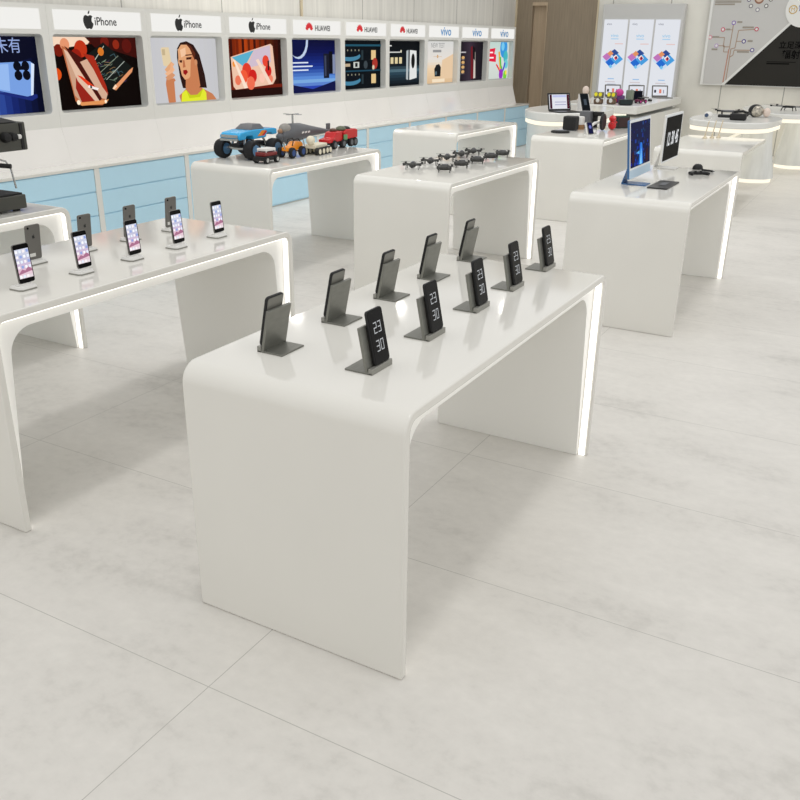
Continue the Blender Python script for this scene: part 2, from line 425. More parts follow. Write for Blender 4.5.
# ------------------------------------------------------------------ phones on docks (left table)
def apple(cx, cy, s):
    body = []
    pts = [(0,.36),(.14,.42),(.30,.42),(.42,.34),(.33,.22),(.30,.08),(.34,-.06),(.46,-.16),(.38,-.34),(.26,-.50),(.14,-.52),(0,-.47),
           (-.14,-.52),(-.28,-.48),(-.42,-.28),(-.49,-.04),(-.48,.18),(-.38,.36),(-.24,.43),(-.10,.40)]
    leaf = [(0,.48),(.02,.60),(.10,.70),(.20,.74),(.19,.62),(.11,.52)]
    return [(cx+x*s, cy+y*s) for x, y in pts], [(cx+x*s, cy+y*s) for x, y in leaf]
def make_dock(label):
    t = thing('phone_dock', label, 'phone dock', (0,0,0), 0, 'white docks on the left table')
    base = [(-.037,.012),(-.028,0),(.028,0),(.037,.012),(.037,.06),(-.037,.06)]
    topp = [(-.033,.014),(-.026,.004),(.026,.004),(.033,.014),(.033,.056),(-.033,.056)]
    b = MB(); b.prism(base, .005, DKEDGE); b.obj('side_shade_layer', t)  # grey layer stands in for shade along the dock's lower sides
    b = MB(); b.prism(base, .009, WHPL, z0=.0051, top=topp); b.obj('base', t, bev=.001)
    b = MB(); b.prism(rrect(-.03, .024, .03, .040, .004), .004, WHPL, z0=.0142); b.obj('cradle', t)
    return t
def make_iphone(label):
    t = thing('smartphone', label, 'phone', (0,0,0), 0, 'black phones on the left table docks'); t.scale = (.95, .95, .94)
    M = Matrix.Rotation(R(-5), 4, 'X') @ FACE_NY
    b = MB(); b.prism(rrect(-.0335, 0, .0335, .140, .008), .0075, SPGREY, M, -.0075); b.obj('body', t, bev=.0012)
    b = MB(); b.prism(rrect(-.0325, .001, .0325, .139, .0075), .0007, GLASSB, M, .0001); b.obj('front_glass', t)
    b = MB(); vgrad(b, -.029, .017, .029, .122, [(0,(240,232,236)),(.25,(236,196,212)),(.45,(214,194,222)),(.7,(200,204,230)),(1,(222,226,240))], .0012, M, 10, .95)
    for r_ in range(5):
        for c in range(4):
            if r_ >= 4 and c > 2: continue
            x, y = -.0225+c*.015, .113-r_*.0185
            if r_ == 4: y = .024
            b.flat(rrect(x-.005, y-.005, x+.005, y+.005, .0016, 2), .0015, emat([(252,252,254),(232,240,252),(250,244,246),(150,170,226)][(r_*2+c) % 4], 1.0), M)
    b.flat([(-.029,.036),(-.012,.05),(0,.044),(.014,.056),(.029,.046),(.029,.04),(-.029,.032)], .0014, emat((182, 120, 150), .9), M)
    b.obj('screen', t, smooth=False)
    b = MB(); b.prism(disc(.023, .129, .0045, 12), .001, GLASSB, M, -.0086); b.obj('camera_lens', t)
    MBk = M @ Matrix.Translation((0, 0, -.0078)) @ Matrix.Rotation(PI, 4, 'Y')
    b = MB()
    for q in apple(0, .092, .014): b.flat(q, 0, BLACK, MBk)
    b.obj('logo', t, smooth=False)
    b = MB(); b.flat(rrect(-.026, .012, .004, .026, .001), 0, WHPL, MBk); lab(b.obj('label_sticker', t, smooth=False), 'small white sticker on the back')
    return t
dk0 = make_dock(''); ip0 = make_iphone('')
xs = [.300, .552, .803, 1.049, 1.300]
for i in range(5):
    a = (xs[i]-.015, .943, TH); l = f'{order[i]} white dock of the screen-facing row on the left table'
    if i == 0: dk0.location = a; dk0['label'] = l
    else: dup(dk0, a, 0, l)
    p = (a[0]+.017, a[1]+.031, TH+.0185); l = f'{order[i]} black phone on left table with lit icon screen facing us'
    if i == 0: ip0.location = p; ip0['label'] = l
    else: dup(ip0, p, 0, l)
ob = ['nearest', 'second nearest', 'third nearest', 'farthest']
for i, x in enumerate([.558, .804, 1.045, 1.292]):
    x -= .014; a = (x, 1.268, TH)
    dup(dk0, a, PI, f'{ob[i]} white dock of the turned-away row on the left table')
    dup(ip0, (x, a[1]-.031, TH+.0185), PI, f'{ob[i]} grey-backed phone turned away on the left table')

# ------------------------------------------------------------------ blue drawer cabinets along the wall
YC = 3.817; XE = 12.235; MOD = 1.0055
def make_cab(label):
    t = thing('drawer_cabinet', label, 'cabinet', (0,0,0), 0, 'pale blue drawer cabinets along the wall')
    b = MB(); b.box((0, .02, 0), (MOD-.001, .60, .622), PANEL); b.box((0, 0, 0), (.05, .02, .622), PANEL); b.obj('carcass', t)
    b = MB(); b.box((.0505, .012, .01), (MOD-.002, .0195, .621), BLUE); lab(b.obj('back_board', t), 'pale blue board behind the drawer gaps')
    for z0, z1 in ((.02, .262), (.272, .442), (.452, .615)):
        b = MB(); b.box((.053, .002, z0), (MOD-.004, .0115, z1), BLUE); lab(b.obj('drawer', t, bev=.002), 'pale blue flat drawer front')
    return t
cab0 = None; names_c = {}
for k in range(-1, 11):
    x = XE - (10-k)*MOD - MOD
    n = k
    l = ['pale blue drawer cabinet beyond the left edge beside the coffee machine', 'pale blue drawer cabinet at left edge, below the blue phone poster screen',
         'pale blue drawer cabinet below the crossed phones screen', 'pale blue drawer cabinet below the woman with phone screen', 'pale blue drawer cabinet behind the monster truck table leg',
         'pale blue drawer cabinet seen through the vehicle table', 'pale blue drawer cabinet behind the red toy truck', 'pale blue drawer cabinet between vehicle table and empty back table',
         'pale blue drawer cabinet behind the empty back table near end', 'pale blue drawer cabinet behind middle of the empty back table', 'pale blue drawer cabinet behind far end of the empty back table', 'last pale blue drawer cabinet beside the brown corner wall'][k+1]
    if cab0 is None: cab0 = make_cab(l); cab0.location = (x, YC, 0)
    else: dup(cab0, (x, YC, 0), 0, l)
X0 = XE - 12*MOD
b = MB(); b.box((X0, YC-.004, .622), (XE, YC+.62, .645), WHITE)
tag(b.obj('counter_top', bev=.003), 'long white counter top running over the blue drawer cabinets', 'counter top')

# ------------------------------------------------------------------ lit screens in the wall panels
YF = 4.12
NX0, NX1, NZ0, NZ1 = .028, .945, 1.012-.645, 1.571-.645
def fascia():
    b = MB(); bm = b.bm; b.mi(PANEL); b.mi(NICHE)
    outer = [(0.0005, .262), (MOD-.0005, .262), (MOD-.0005, 1.13), (0.0005, 1.13)]
    inner = rrect(NX0, NZ0, NX1, NZ1, .03)
    ov = [bm.verts.new((x, 0, z)) for x, z in outer]; iv = [bm.verts.new((x, 0, z)) for x, z in inner]
    e = [bm.edges.new((l[k], l[(k+1) % len(l)])) for l in (ov, iv) for k in range(len(l))]
    bmesh.ops.triangle_fill(bm, use_beauty=True, edges=e)
    ob_ = [bm.verts.new((x, .30, z)) for x, z in outer]; ib = [bm.verts.new((x, .075, z)) for x, z in inner]
    for l, lb, mi in ((ov, ob_, 0), (iv, ib, 1)):
        for k in range(len(l)):
            k2 = (k+1) % len(l); f = bm.faces.new((l[k], l[k2], lb[k2], lb[k])); f.material_index = mi
    bm.faces.new(ib).material_index = 1; bm.faces.new(ob_)
    return b
SW, SH = NX1-NX0-.022, NZ1-NZ0-.030
def uv(pts): return [(u*SW, v*SH) for u, v in pts]
SCR = 1.0
class Pic:
    def __init__(s): s.b = MB(); s.z = .001
    def poly(s, rgb, pts, k=SCR):
        for ax, lim, sg in ((0, 0, 1), (0, 1, -1), (1, 0, 1), (1, 1, -1)):
            out = []
            for i in range(len(pts)):
                p, q = pts[i-1], pts[i]; ip, iq = (p[ax]-lim)*sg >= 0, (q[ax]-lim)*sg >= 0
                if ip != iq:
                    t = (lim-p[ax])/(q[ax]-p[ax]); out.append((p[0]+(q[0]-p[0])*t, p[1]+(q[1]-p[1])*t))
                if iq: out.append(q)
            pts = out
            if len(pts) < 3: return s
        s.z += .00025; s.b.flat(uv(pts), s.z, emat(rgb, k), FACE_NY); return s
    def rect(s, rgb, x0, y0, x1, y1, k=SCR): return s.poly(rgb, [(x0,y0),(x1,y0),(x1,y1),(x0,y1)], k)
    def ell(s, rgb, cx, cy, r, sy=None, n=20, k=SCR):
        sy = sy or r*SW/SH
        return s.poly(rgb, [(cx+r*math.cos(2*PI*j/n), cy+sy*math.sin(2*PI*j/n)) for j in range(n)], k)
    def grad(s, stops, x0=0, y0=0, x1=1, y1=1, n=16):
        s.z += .00025; vgrad(s.b, x0*SW, y0*SH, x1*SW, y1*SH, stops, s.z, FACE_NY, n, SCR); return s
    def hgrad(s, stops, n=16):
        s.z += .00025
        for k in range(n):
            t = (k+.5)/n
            for j in range(len(stops)-1):
                if stops[j][0] <= t <= stops[j+1][0]: c = lerp(stops[j][1], stops[j+1][1], (t-stops[j][0])/(stops[j+1][0]-stops[j][0]))
            s.b.flat(uv([(k/n,0),((k+1)/n,0),((k+1)/n,1),(k/n,1)]), s.z, emat(tuple(round(v) for v in c), SCR), FACE_NY)
        return s
    def strip(s, rgb, pts, w, k=SCR):
        for (xa, ya), (xb, yb) in zip(pts, pts[1:]):
            dx, dy = xb-xa, yb-ya; l = math.hypot(dx, dy) or 1; nx, ny = -dy/l*w/2, dx/l*w/2
            s.poly(rgb, [(xa+nx,ya+ny),(xb+nx,yb+ny),(xb-nx,yb-ny),(xa-nx,ya-ny)], k)
        return s
def pic_blue():
    p = Pic(); p.hgrad([(0,(30,60,150)),(.45,(70,110,200)),(.7,(24,40,110)),(1,(6,8,26))])
    p.grad([(0,(14,22,60)),(.3,(60,100,190)),(.55,(20,30,90)),(1,(6,6,20))], .0, .0, .5, 1)
    p.poly((10,12,34), [(.5,.55),(1,.75),(1,1),(0,1),(0,.8)])
    p.poly((30,44,120), [(0.505,.30),(0.885,.16),(0.945,.2),(0.945,.24)])
    p.poly((120,160,226), [(0.485,.66),(0.915,.68),(0.955,.64),(0.905,.24),(0.845,.22),(0.505,.34)])
    p.poly((150,186,240), [(0.505,.64),(0.705,.65),(0.685,.30),(0.525,.35)])
    p.poly((214,228,250), [(0.925,.66),(0.955,.64),(0.905,.24),(0.880,.23)])
    for cx, cy in ((0.785,.62),(0.865,.62),(0.785,.50),(0.865,.50)): p.ell((8,10,22), cx, cy, .038)
    p.rect((10,12,26), .765, .57, .885, .62)
    p.ell((150,180,230), .30, .18, .05)
    return p, [('前所未有', .60, .87, .112, (150,170,220))]
def pic_cross():
    p = Pic(); p.rect((12,5,4), 0, 0, 1, 1)
    p.poly((90,24,12), [(0,.78),(.25,.92),(.55,.9),(1,1),(.35,1),(0,1)])
    p.poly((246,216,190), [(0,1),(.5,1),(.42,.9),(.2,.86),(0,.88)])
    p.poly((60,14,10), [(.40,1),(1,1),(1,.7),(.7,.82),(.5,.86)])
    for cx, cy, r, c in ((.05,.5,.05,(220,80,20)), (.10,.82,.05,(120,28,14)), (.34,.84,.07,(190,52,24)), (.28,.74,.06,(150,30,16)), (.62,.93,.05,(110,26,16)), (.88,.88,.06,(90,20,14)), (.17,.9,.05,(230,150,110)), (.75,.9,.04,(140,40,20))): p.ell(c, cx, cy, r)
    p.poly((20,24,22), [(.36,.72),(.60,.93),(.92,.57),(.88,.50),(.66,.24),(.60,.26)])
    for k in range(16):
        a = random.random(); q = random.random(); x, y = .44+.34*a, .50+.30*(q-.4) + .1*(.5-a)
        p.poly([(70,92,80),(120,140,120),(54,40,70),(110,80,50)][k % 4], [(x,y),(x+.07,y+.05),(x+.05,y+.015)])
    p.strip((200,206,190), [(.44,.62),(.60,.88)], .008); p.strip((150,160,140), [(.50,.48),(.76,.74)], .006)
    for k in range(14):
        x, y = .46+.3*random.random(), .38+.36*random.random(); p.strip([(120,140,120),(70,100,110),(150,120,80)][k%3], [(x,y),(x+.05,y+.06*(random.random()-.3)),(x+.07,y+.08*(random.random()-.6))], .006)
    p.strip((180,190,180), [(.58,.40),(.82,.66)], .008)
    p.ell((214,120,40), .55, .80, .035)
    p.poly((224,150,104), [(.64,.27),(.68,.24),(.90,.50),(.92,.57),(.87,.53)]); p.poly((250,214,180), [(.64,.27),(.66,.255),(.70,.30),(.68,.33)])
    p.poly((190,110,70), [(.12,.88),(.17,.86),(.56,.10),(.50,.04),(.26,.06),(.20,.12)])
    p.poly((204,160,132), [(.14,.84),(.20,.20),(.27,.09),(.47,.10)])
    p.poly((150,36,26), [(.24,.50),(.47,.10),(.27,.09),(.22,.30)])
    p.poly((226,190,164), [(.14,.84),(.18,.80),(.47,.10),(.42,.10),(.25,.40)])
    p.poly((70,20,14), [(.15,.88),(.34,.70),(.56,.20),(.47,.10)])
    p.poly((214,172,146), [(.30,.66),(.38,.70),(.58,.22),(.55,.12),(.50,.14)])
    p.poly((166,44,26), [(.34,.78),(.46,.74),(.57,.30),(.58,.18),(.52,.30),(.42,.62)])
    p.poly((230,64,30), [(.25,.48),(.30,.46),(.48,.26),(.36,.33)])
    p.strip((246,236,232), [(.36,.32),(.47,.27)], .035); p.strip((20,10,10), [(.38,.31),(.40,.31)], .04)
    p.poly((226,150,90), [(.20,.12),(.26,.05),(.54,.06),(.58,.12),(.54,.11),(.27,.10)]); p.ell((255,236,210), .23, .10, .02); p.ell((255,236,210), .54, .09, .015)
    return p, []
def pic_woman():
    p = Pic(); p.hgrad([(0,(196,196,200)),(.5,(206,206,208)),(1,(196,196,200))])
    sk = (226,166,120); sk2 = (200,126,84); dark = (44,22,18)
    p.poly(sk2, [(.42,.0),(.40,.10),(.52,.22),(.72,.22),(.90,.10),(.96,0)])
    p.poly(dark, [(.42,.84),(.47,.93),(.56,.955),(.66,.90),(.74,.74),(.80,.42),(.82,.20),(.66,.22),(.66,.5)])
    p.poly(dark, [(.42,.84),(.41,.70),(.43,.40),(.46,.22),(.54,.20),(.55,.40)])
    p.poly(sk2, [(.53,.56),(.69,.62),(.70,.50),(.72,.24),(.64,.13),(.56,.14),(.50,.22)])
    p.poly(sk, [(.43,.82),(.48,.90),(.56,.90),(.64,.80),(.67,.62),(.64,.50),(.56,.37),(.50,.35),(.46,.42),(.44,.56),(.42,.62),(.43,.70)])
    p.poly((242,196,158), [(.46,.82),(.54,.86),(.54,.74),(.47,.70)])
    p.poly(sk2, [(.64,.80),(.67,.62),(.64,.50),(.58,.40),(.60,.62)])
    p.poly((90,40,24), [(.54,.925),(.62,.88),(.68,.76),(.66,.66),(.60,.84)])
    p.poly((70,34,22), [(.54,.70),(.62,.71),(.61,.67),(.54,.665)]); p.poly((70,34,22), [(.44,.66),(.48,.66),(.475,.62),(.44,.625)])
    p.poly((90,46,30), [(.53,.745),(.63,.755),(.62,.735),(.53,.725)])
    p.poly((186,112,76), [(.49,.66),(.51,.66),(.52,.55),(.48,.54)])
    p.poly((150,22,24), [(.48,.50),(.53,.51),(.55,.47),(.51,.42),(.48,.45)])
    p.ell((206,140,100), .675, .62, .022, .05)
    p.poly((226,232,50), [(.42,0),(.44,.14),(.50,.19),(.56,.10),(.66,.10),(.76,.20),(.80,.12),(.80,0)])
    p.poly((198,206,30), [(.50,.19),(.56,.10),(.66,.10),(.76,.20),(.70,.06),(.54,.05)])
    p.poly(sk2, [(.24,0),(.22,.30),(.24,.40),(.34,.34),(.34,.0)])
    p.poly((226,206,168), [(.19,.84),(.21,.86),(.30,.86),(.325,.60),(.30,.56),(.21,.58)])
    p.rect((196,176,140), .205, .74, .245, .83)
    for k in range(4): p.poly([sk,(238,182,140),(214,150,108),sk2][k], [(.22,.52-.06*k),(.32+.02*(k%2),.64-.085*k),(.36,.60-.085*k),(.27,.44-.06*k)])
    p.poly((236,176,134), [(.31,.62),(.345,.61),(.33,.50),(.29,.48)])
    return p, []
def pic_flower():
    p = Pic(); p.hgrad([(0,(70,14,6)),(.35,(180,66,16)),(.6,(130,42,12)),(1,(30,10,8))])
    for k in range(9): p.rect((120-k*6,34,10) if k % 2 else (60,16,8), .1+.1*k, .66, .14+.1*k, 1)
    p.poly((24,10,10), [(0,.7),(.12,.66),(.1,.5),(.0,.3)]); p.rect((34,10,8), 0, 0, 1, .2); p.rect((112,30,16), 0, .14, 1, .2)
    p.poly((238,196,170), [(.10,.70),(.80,.92),(.84,.88),(.88,.30),(.82,.20),(.16,.14),(.12,.2)])
    p.poly((90,176,206), [(.12,.69),(.50,.81),(.32,.52)]); p.poly((208,190,206), [(.50,.81),(.79,.90),(.80,.60),(.36,.50)])
    for cx, cy, r, c in ((.36,.46,.08,(224,60,40)), (.30,.36,.07,(240,90,56)), (.46,.36,.07,(206,34,30)), (.42,.24,.07,(238,110,80)), (.70,.62,.06,(230,70,50)), (.74,.44,.06,(210,40,34)), (.20,.3,.05,(236,120,90)), (.78,.3,.04,(240,130,100)), (.62,.32,.05,(250,200,180)), (.15,.58,.03,(240,150,60))): p.ell(c, cx, cy, r)
    p.poly((250,226,206), [(.13,.66),(.17,.64),(.36,.16),(.30,.15)]); p.poly((246,216,196), [(.52,.64),(.57,.66),(.80,.21),(.74,.2)])
    p.poly((70,20,18), [(.73,.62),(.76,.63),(.76,.46),(.73,.45)])
    return p, []
def pic_moon():
    p = Pic(); p.grad([(0,(24,30,110)),(.10,(44,70,180)),(.2,(130,176,224)),(.28,(90,140,214)),(.5,(24,50,140)),(.8,(10,16,74)),(1,(8,10,50))])
    p.ell((190,206,232), .22, .98, .20); p.ell((10,16,66), .19, 1.0, .19)
    p.poly((16,20,70), [(0,.18),(.5,.06),(1,.2),(1,0),(0,0)])
    p.rect((24,26,40), .74, .26, .86, .74); p.rect((60,66,90), .76, .3, .80, .70); p.rect((12,12,22), .86, .34, .94, .78); p.rect((130,140,170), .94, .34, 1.0, .72)
    for k, w in ((0,.33),(1,.42),(2,.33)): p.rect((220,228,244), .08, .56-.07*k, .08+w, .585-.07*k)
    return p, []
def pic_night():
    p = Pic(); p.rect((8,14,20), 0, 0, 1, 1)
    for y in (.70, .20):
        p.ell((70,130,160), .22, y-.02, .26, .10); p.ell((10,16,24), .22, y+.05, .26, .09)
        for k in range(5): p.ell((150,150,130), .08+.09*k, y+.10, .012)
        p.rect((226,196,140), .75, y-.10, .87, y+.10); p.rect((40,54,60), .5, y-.1, .55, y+.1)
    p.rect((34,84,104), 0, .88, 1, .92); p.rect((30,70,90), 0, .36, 1, .39)
    p.rect((190,170,140), .02, .47, .22, .53); p.rect((200,206,200), .30, .44, .44, .56); p.rect((16,20,24), .34, .46, .40, .54)
    p.ell((170,54,44), .84, .52, .07); p.ell((220,200,170), .80, .44, .03); p.ell((60,70,76), .6, .5, .05)
    return p, []
def pic_black():
    p = Pic(); p.grad([(0,(8,12,18)),(.3,(44,70,84)),(.36,(90,120,130)),(.44,(16,26,34)),(1,(6,8,12))])
    p.rect((226,228,226), .03, .88, .18, .905); p.rect((206,208,206), .03, .74, .42, .765)
    for k in range(4): p.rect((222,206,160), .03+.12*k, .50, .11+.12*k, .64)
    p.poly((180,188,190), [(.60,.78),(.66,.80),(.66,.12),(.60,.14)]); p.poly((226,228,226), [(.70,.80),(.90,.78),(.92,.16),(.70,.12)])
    p.ell((18,18,18), .80, .55, .055, .17); p.ell((230,226,200), .44, .77, .02)
    return p, []
def pic_beige():
    p = Pic(); p.grad([(0,(220,186,146)),(.35,(236,208,172)),(.55,(228,222,214)),(1,(214,214,212))])
    p.poly((230,200,164), [(.62,.55),(1,.7),(1,.1),(.6,.1)]); p.rect((242,224,196), .30, .02, .72, .10)
    p.poly((24,26,30), [(.38,.16),(.36,.34),(.42,.44),(.52,.46),(.58,.38),(.57,.16)]); p.ell((90,110,120), .42, .24, .03)
    p.rect((150,150,150), .30, .74, .58, .80); p.ell((206,160,110), .46, .64, .025); p.rect((214,180,140), .32, .635, .6, .645)
    return p, [('NEW TEST', .46, .90, .085, (150,150,150))]
def pic_dark():
    p = Pic(); p.hgrad([(0,(18,14,20)),(.5,(60,48,62)),(.75,(34,26,34)),(1,(20,18,26))])
    p.poly((110,26,34), [(.52,.86),(.58,.9),(.66,.05),(.56,.05)]); p.poly((206,196,186), [(.64,.86),(.70,.72),(.74,.06),(.66,.05)]); p.poly((16,12,14), [(.60,.9),(.68,.84),(.70,.5),(.62,.6)])
    p.rect((190,186,190), .02, .72, .34, .75)
    for k in range(4): p.ell((214,170,110), .24, .60-.12*k, .06, .04); p.rect((130,126,130), .06, .545-.12*k, .3, .555-.12*k)
    return p, []
def pic_bright():
    p = Pic(); p.grad([(0,(206,214,206)),(.5,(214,220,216)),(1,(190,214,206))])
    p.poly((226,34,66), [(.02,.80),(.40,.84),(.36,.68),(.44,.66),(.44,.46),(.02,.50)])
    p.rect((255,236,240), .10, .70, .30, .74); p.rect((255,236,240), .12, .56, .34, .60)
    p.ell((56,150,220), .76, .84, .16); p.ell((120,200,236), .72, .88, .07); p.ell((70,180,190), .86, .60, .10); p.ell((110,200,210), .9, .4, .08)
    p.strip((240,170,40), [(.56,.74),(.60,.50),(.66,.22)], .07); p.strip((70,190,80), [(.62,.60),(.66,.36),(.76,.16)], .06); p.strip((230,50,60), [(.46,.40),(.60,.24),(.66,.10)], .05); p.strip((60,80,200), [(.84,.44),(.78,.24),(.66,.14)], .06)
    p.ell((150,50,190), .68, .12, .09); p.ell((120,206,60), .86, .08, .08); p.ell((240,220,70), .9,.16,.04)
    return p, []
def flower_logo(mb, cx, cy, s, m, M, z):
    for k in range(8):
        a = R(20 + 140*k/7); r0, r1 = .12*s, (.46+.06*math.sin(a))*s
        d = Vector((math.cos(a), math.sin(a))); q = Vector((-d.y, d.x))
        pts = [d*r0, d*(r0+.5*(r1-r0))+q*.10*s, d*r1+q*.05*s, d*r1-q*.05*s, d*(r0+.5*(r1-r0))-q*.10*s]
        mb.flat([(cx+v.x, cy-.18*s+v.y) for v in pts], z + k*.0002, m, M)
BAYS = [('pale blue phone poster with two large glyphs', pic_blue, None), ('pale blue phone on dark blue, white glyphs, at the left edge', pic_blue, 'a'),
        ('two crossed bronze phones on black', pic_cross, 'a'), ('a woman in yellow top holding a phone', pic_woman, 'a'), ('a red flower phone on brown wood', pic_flower, 'a'),
        ('a crescent moon over deep blue sky', pic_moon, 'h'), ('tiled dark teal pictures', pic_night, 'h'), ('a white ringed phone on black', pic_black, 'h'),
        ('a small dark gadget on beige', pic_beige, 'v'), ('a slim dark red phone on black', pic_dark, 'v'), ('bright multicoloured ribbons', pic_bright, 'v')]
INK = mat('black_sign_ink', (16, 16, 18), .5); REDI = mat('red_sign_ink', (226, 24, 40), .5); BLUI = mat('blue_sign_ink', (60, 150, 220), .5)
fas = fascia().obj('fascia_proto'); fas_me = fas.data; bpy.data.objects.remove(fas)
for k in range(1, 11):
    desc, fn, lg = BAYS[k]
    x = XE - (11-k)*MOD
    t = thing('screen_bay', f'wall screen showing {desc}', 'display screen', (x, YF, .645), 0, 'lit screen bays along the left wall')
    o = bpy.data.objects.new('surround', fas_me); COL.objects.link(o); o.parent = t
    p, txts = fn(); sc = p.b.obj('screen', t, (NX0+.008, .068, NZ0+.012), smooth=False); lab(sc, 'lit screen showing ' + desc)
    for body, u, v, s, c in txts:
        text('screen_lettering', body, s, emat(c, 1), sc, at2(FACE_NY, u*SW, v*SH, p.z+.001), depth=.0003)
    b = MB(); b.box((.055, -.006, .958), (.94, .0, 1.096), SIGN); sg = b.obj('sign_panel', t, bev=.003); lab(sg, 'backlit white name panel above the screen')
    M = Matrix.Translation((0, -.0065, 0)) @ FACE_NY
    cx = .50 if k > 1 else .36
    if lg == 'a':
        b = MB()
        for q in apple(cx-.115, 1.020, .105): b.flat(q, 0, INK, M)
        b.obj('logo', sg, smooth=False)
        text('lettering', 'iPhone', .083, INK, sg, at2(M, cx+.058, 1.02), depth=.0004, bold=.001)
    elif lg == 'h':
        b = MB(); flower_logo(b, cx-.165, 1.025, .15, REDI, M, 0); b.obj('logo', sg, smooth=False)
        text('lettering', 'HUAWEI', .075, INK, sg, at2(M, cx+.085, 1.02), depth=.0004, bold=.0015)
    else:
        text('lettering', 'vivo', .155, BLUI, sg, at2(M, cx+.04, 1.03), depth=.0004, bold=.002, sx=1.25)
    b = MB(); b._add([(0.0005,-.075,0),(MOD-.0005,-.075,0),(MOD-.0005,0,.262),(0.0005,0,.262),(0.0005,.29,0),(MOD-.0005,.29,0),(MOD-.0005,.29,.2615),(0.0005,.29,.2615)],
                     [(0,1,2,3),(4,7,6,5),(0,3,7,4),(1,5,6,2),(3,2,6,7),(0,4,5,1)], SLOPE)
    lab(b.obj('sloped_panel', t), 'sloping polished white panel below the screen')

# ------------------------------------------------------------------ coffee machine
cm = thing('coffee_machine', 'dark grey espresso machine cut off by the left edge, on a white table', 'coffee machine', (1.325, 2.17, TH))
CMG = mat('machine_grey', (74, 74, 68), .4, .3)
b = MB(); b.box((-.62, 0, .012), (-.055, .30, .078), CMG); b.obj('base', cm, bev=.004)
b = MB()
for x in (-.58, -.09):
    for y in (.04, .26): b.cyl((x, y, 0), (x, y, .014), .018, MATTB)
b.obj('feet', cm)
b = MB(); b.box((-.60, .012, .078), (-.065, .27, .086), MATTB); b.obj('drip_tray', cm)
b = MB(); b.box((-.62, .20, .086), (-.13, .30, .30), MATTB); b.obj('back_column', cm)
b = MB(); b.box((-.62, .0, .285), (0, .32, .415), CMG); b.obj('head', cm, bev=.005)
b = MB(); b.box((-.035, -.004, .290), (-.02, 0, .41), MATTB); b.obj('control_strip', cm)
b = MB(); b._add([(-.62,.0,.418),(-.04,.0,.418),(-.03,.3,.418),(-.62,.3,.418),(-.62,.06,.452),(-.14,.06,.452),(-.10,.28,.452),(-.62,.28,.452)], [(3,2,1,0),(4,5,6,7),(0,1,5,4),(1,2,6,5),(2,3,7,6),(3,0,4,7)], MATTB); b.obj('top_cover', cm)
for x, r in ((-.125, .024), (-.085, .02)):
    b = MB(); b.lathe([(r,0),(r,.012),(r*.8,.03),(r*.3,.034)], MATTB, c=(x,0,.352), axis='y', M=None); o = b.obj('knob', cm); o.scale = (1,-1,1)
b = MB(); b.lathe([(.011,0),(.011,.010),(.008,.012)], WHPL, c=(-.045,0,.350), axis='y'); o = b.obj('dial', cm); o.scale = (1,-1,1); lab(o, 'small white round dial')
b = MB(); b.cyl((-.215, .06, .285), (-.215, .06, .25), .03, STEEL); b.obj('group_head', cm)
b = MB(); b.cyl((-.215, .06, .225), (-.215, .06, .25), .034, STEEL); b.tube([(-.215,.04,.236),(-.195,-.02,.232),(-.165,-.07,.228)], .011, MATTB); b.obj('portafilter', cm)
b = MB(); b.tube([(-.15,.07,.285),(-.14,.05,.25),(-.115,.03,.238),(-.10,.02,.20),(-.093,.012,.11)], .0045, STEEL); b.obj('steam_wand', cm)

# ------------------------------------------------------------------ model vehicles
def wheel(parent, x, y, r, w, rim, seg=20):
    b = MB(); b.lathe([(r*.55,-w/2),(r*.92,-w/2),(r,-w*.3),(r,w*.3),(r*.92,w/2),(r*.55,w/2)], RUBBER, c=(x,y,r), axis='y', seg=seg)
    wh = b.obj('wheel', parent)
    pr = [(r*.1,-w*.58),(r*.14,-w*.57),(r*.40,-w*.53),(r*.5,-w*.54),(r*.60,-w*.53),(r*.60,-w*.40)]
    b = MB(); b.lathe(pr + [(q, -z) for q, z in pr[::-1]], rim, c=(x,y,r), axis='y', seg=10); b.obj('rim', wh)
    return wh
mt = thing('toy_monster_truck', 'bright blue toy monster truck with huge black tyres on the white table', 'toy truck', (3.545, 2.585, TH), 0)
RIM = mat('blue_grey_rim', (96, 140, 180), .3, .4)
for x in (-.135, .12):
    for y in (-.13, .135): wheel(mt, x, y, .066, .07, RIM)
b = MB()
for x in (-.135, .12): b.cyl((x, -.12, .075), (x, .125, .075), .012, STEEL)
b.box((-.17, -.045, .085), (.16, .045, .105), MATTB)
for x in (-.135, .12):
    for y in (-.06, .06): b.cyl((x, y, .08), (x*.8, y*.8, .14), .008, STEEL)
b.obj('chassis', mt)
b = MB()
prof = [(-.255,.135),(-.262,.165),(-.235,.186),(-.13,.197),(-.06,.200),(.20,.198),(.235,.19),(.235,.15),(.17,.148),(.155,.165),(.10,.165),(.085,.135),(-.075,.13),(-.09,.158),(-.165,.158),(-.18,.135)]
b.prism(prof, .19, TBLUE, FACE_NY @ Matrix.Translation((0,0,-.095))); b.obj('truck_body', mt, bev=.006)
b = MB(); lo = [(-.09,-.08),(.09,-.08),(.09,.08),(-.09,.08)]; hi = [(-.04,-.06),(.06,-.06),(.06,.06),(-.04,.06)]
b.prism(lo, .038, GREYPL, z0=.199, top=hi); b.obj('cab', mt, bev=.004)
b = MB(); b.box((-.264,-.08,.150),(-.258,.08,.172), STEEL); b.box((-.275,-.085,.128),(-.255,.085,.145), STEEL); b.obj('front_bumper', mt)
b = MB()
for y in (-.0965, .0955):
    b.flat([(-.03,.15),(.03,.19),(.09,.188),(.02,.15)], 0, ORANGE, Matrix.Translation((0,y,0)) @ FACE_NY); b.flat([(.02,.15),(.08,.186),(.10,.18),(.06,.15)], .0003, RED, Matrix.Translation((0,y,0)) @ FACE_NY)
b.obj('flame_decal', mt, smooth=False)

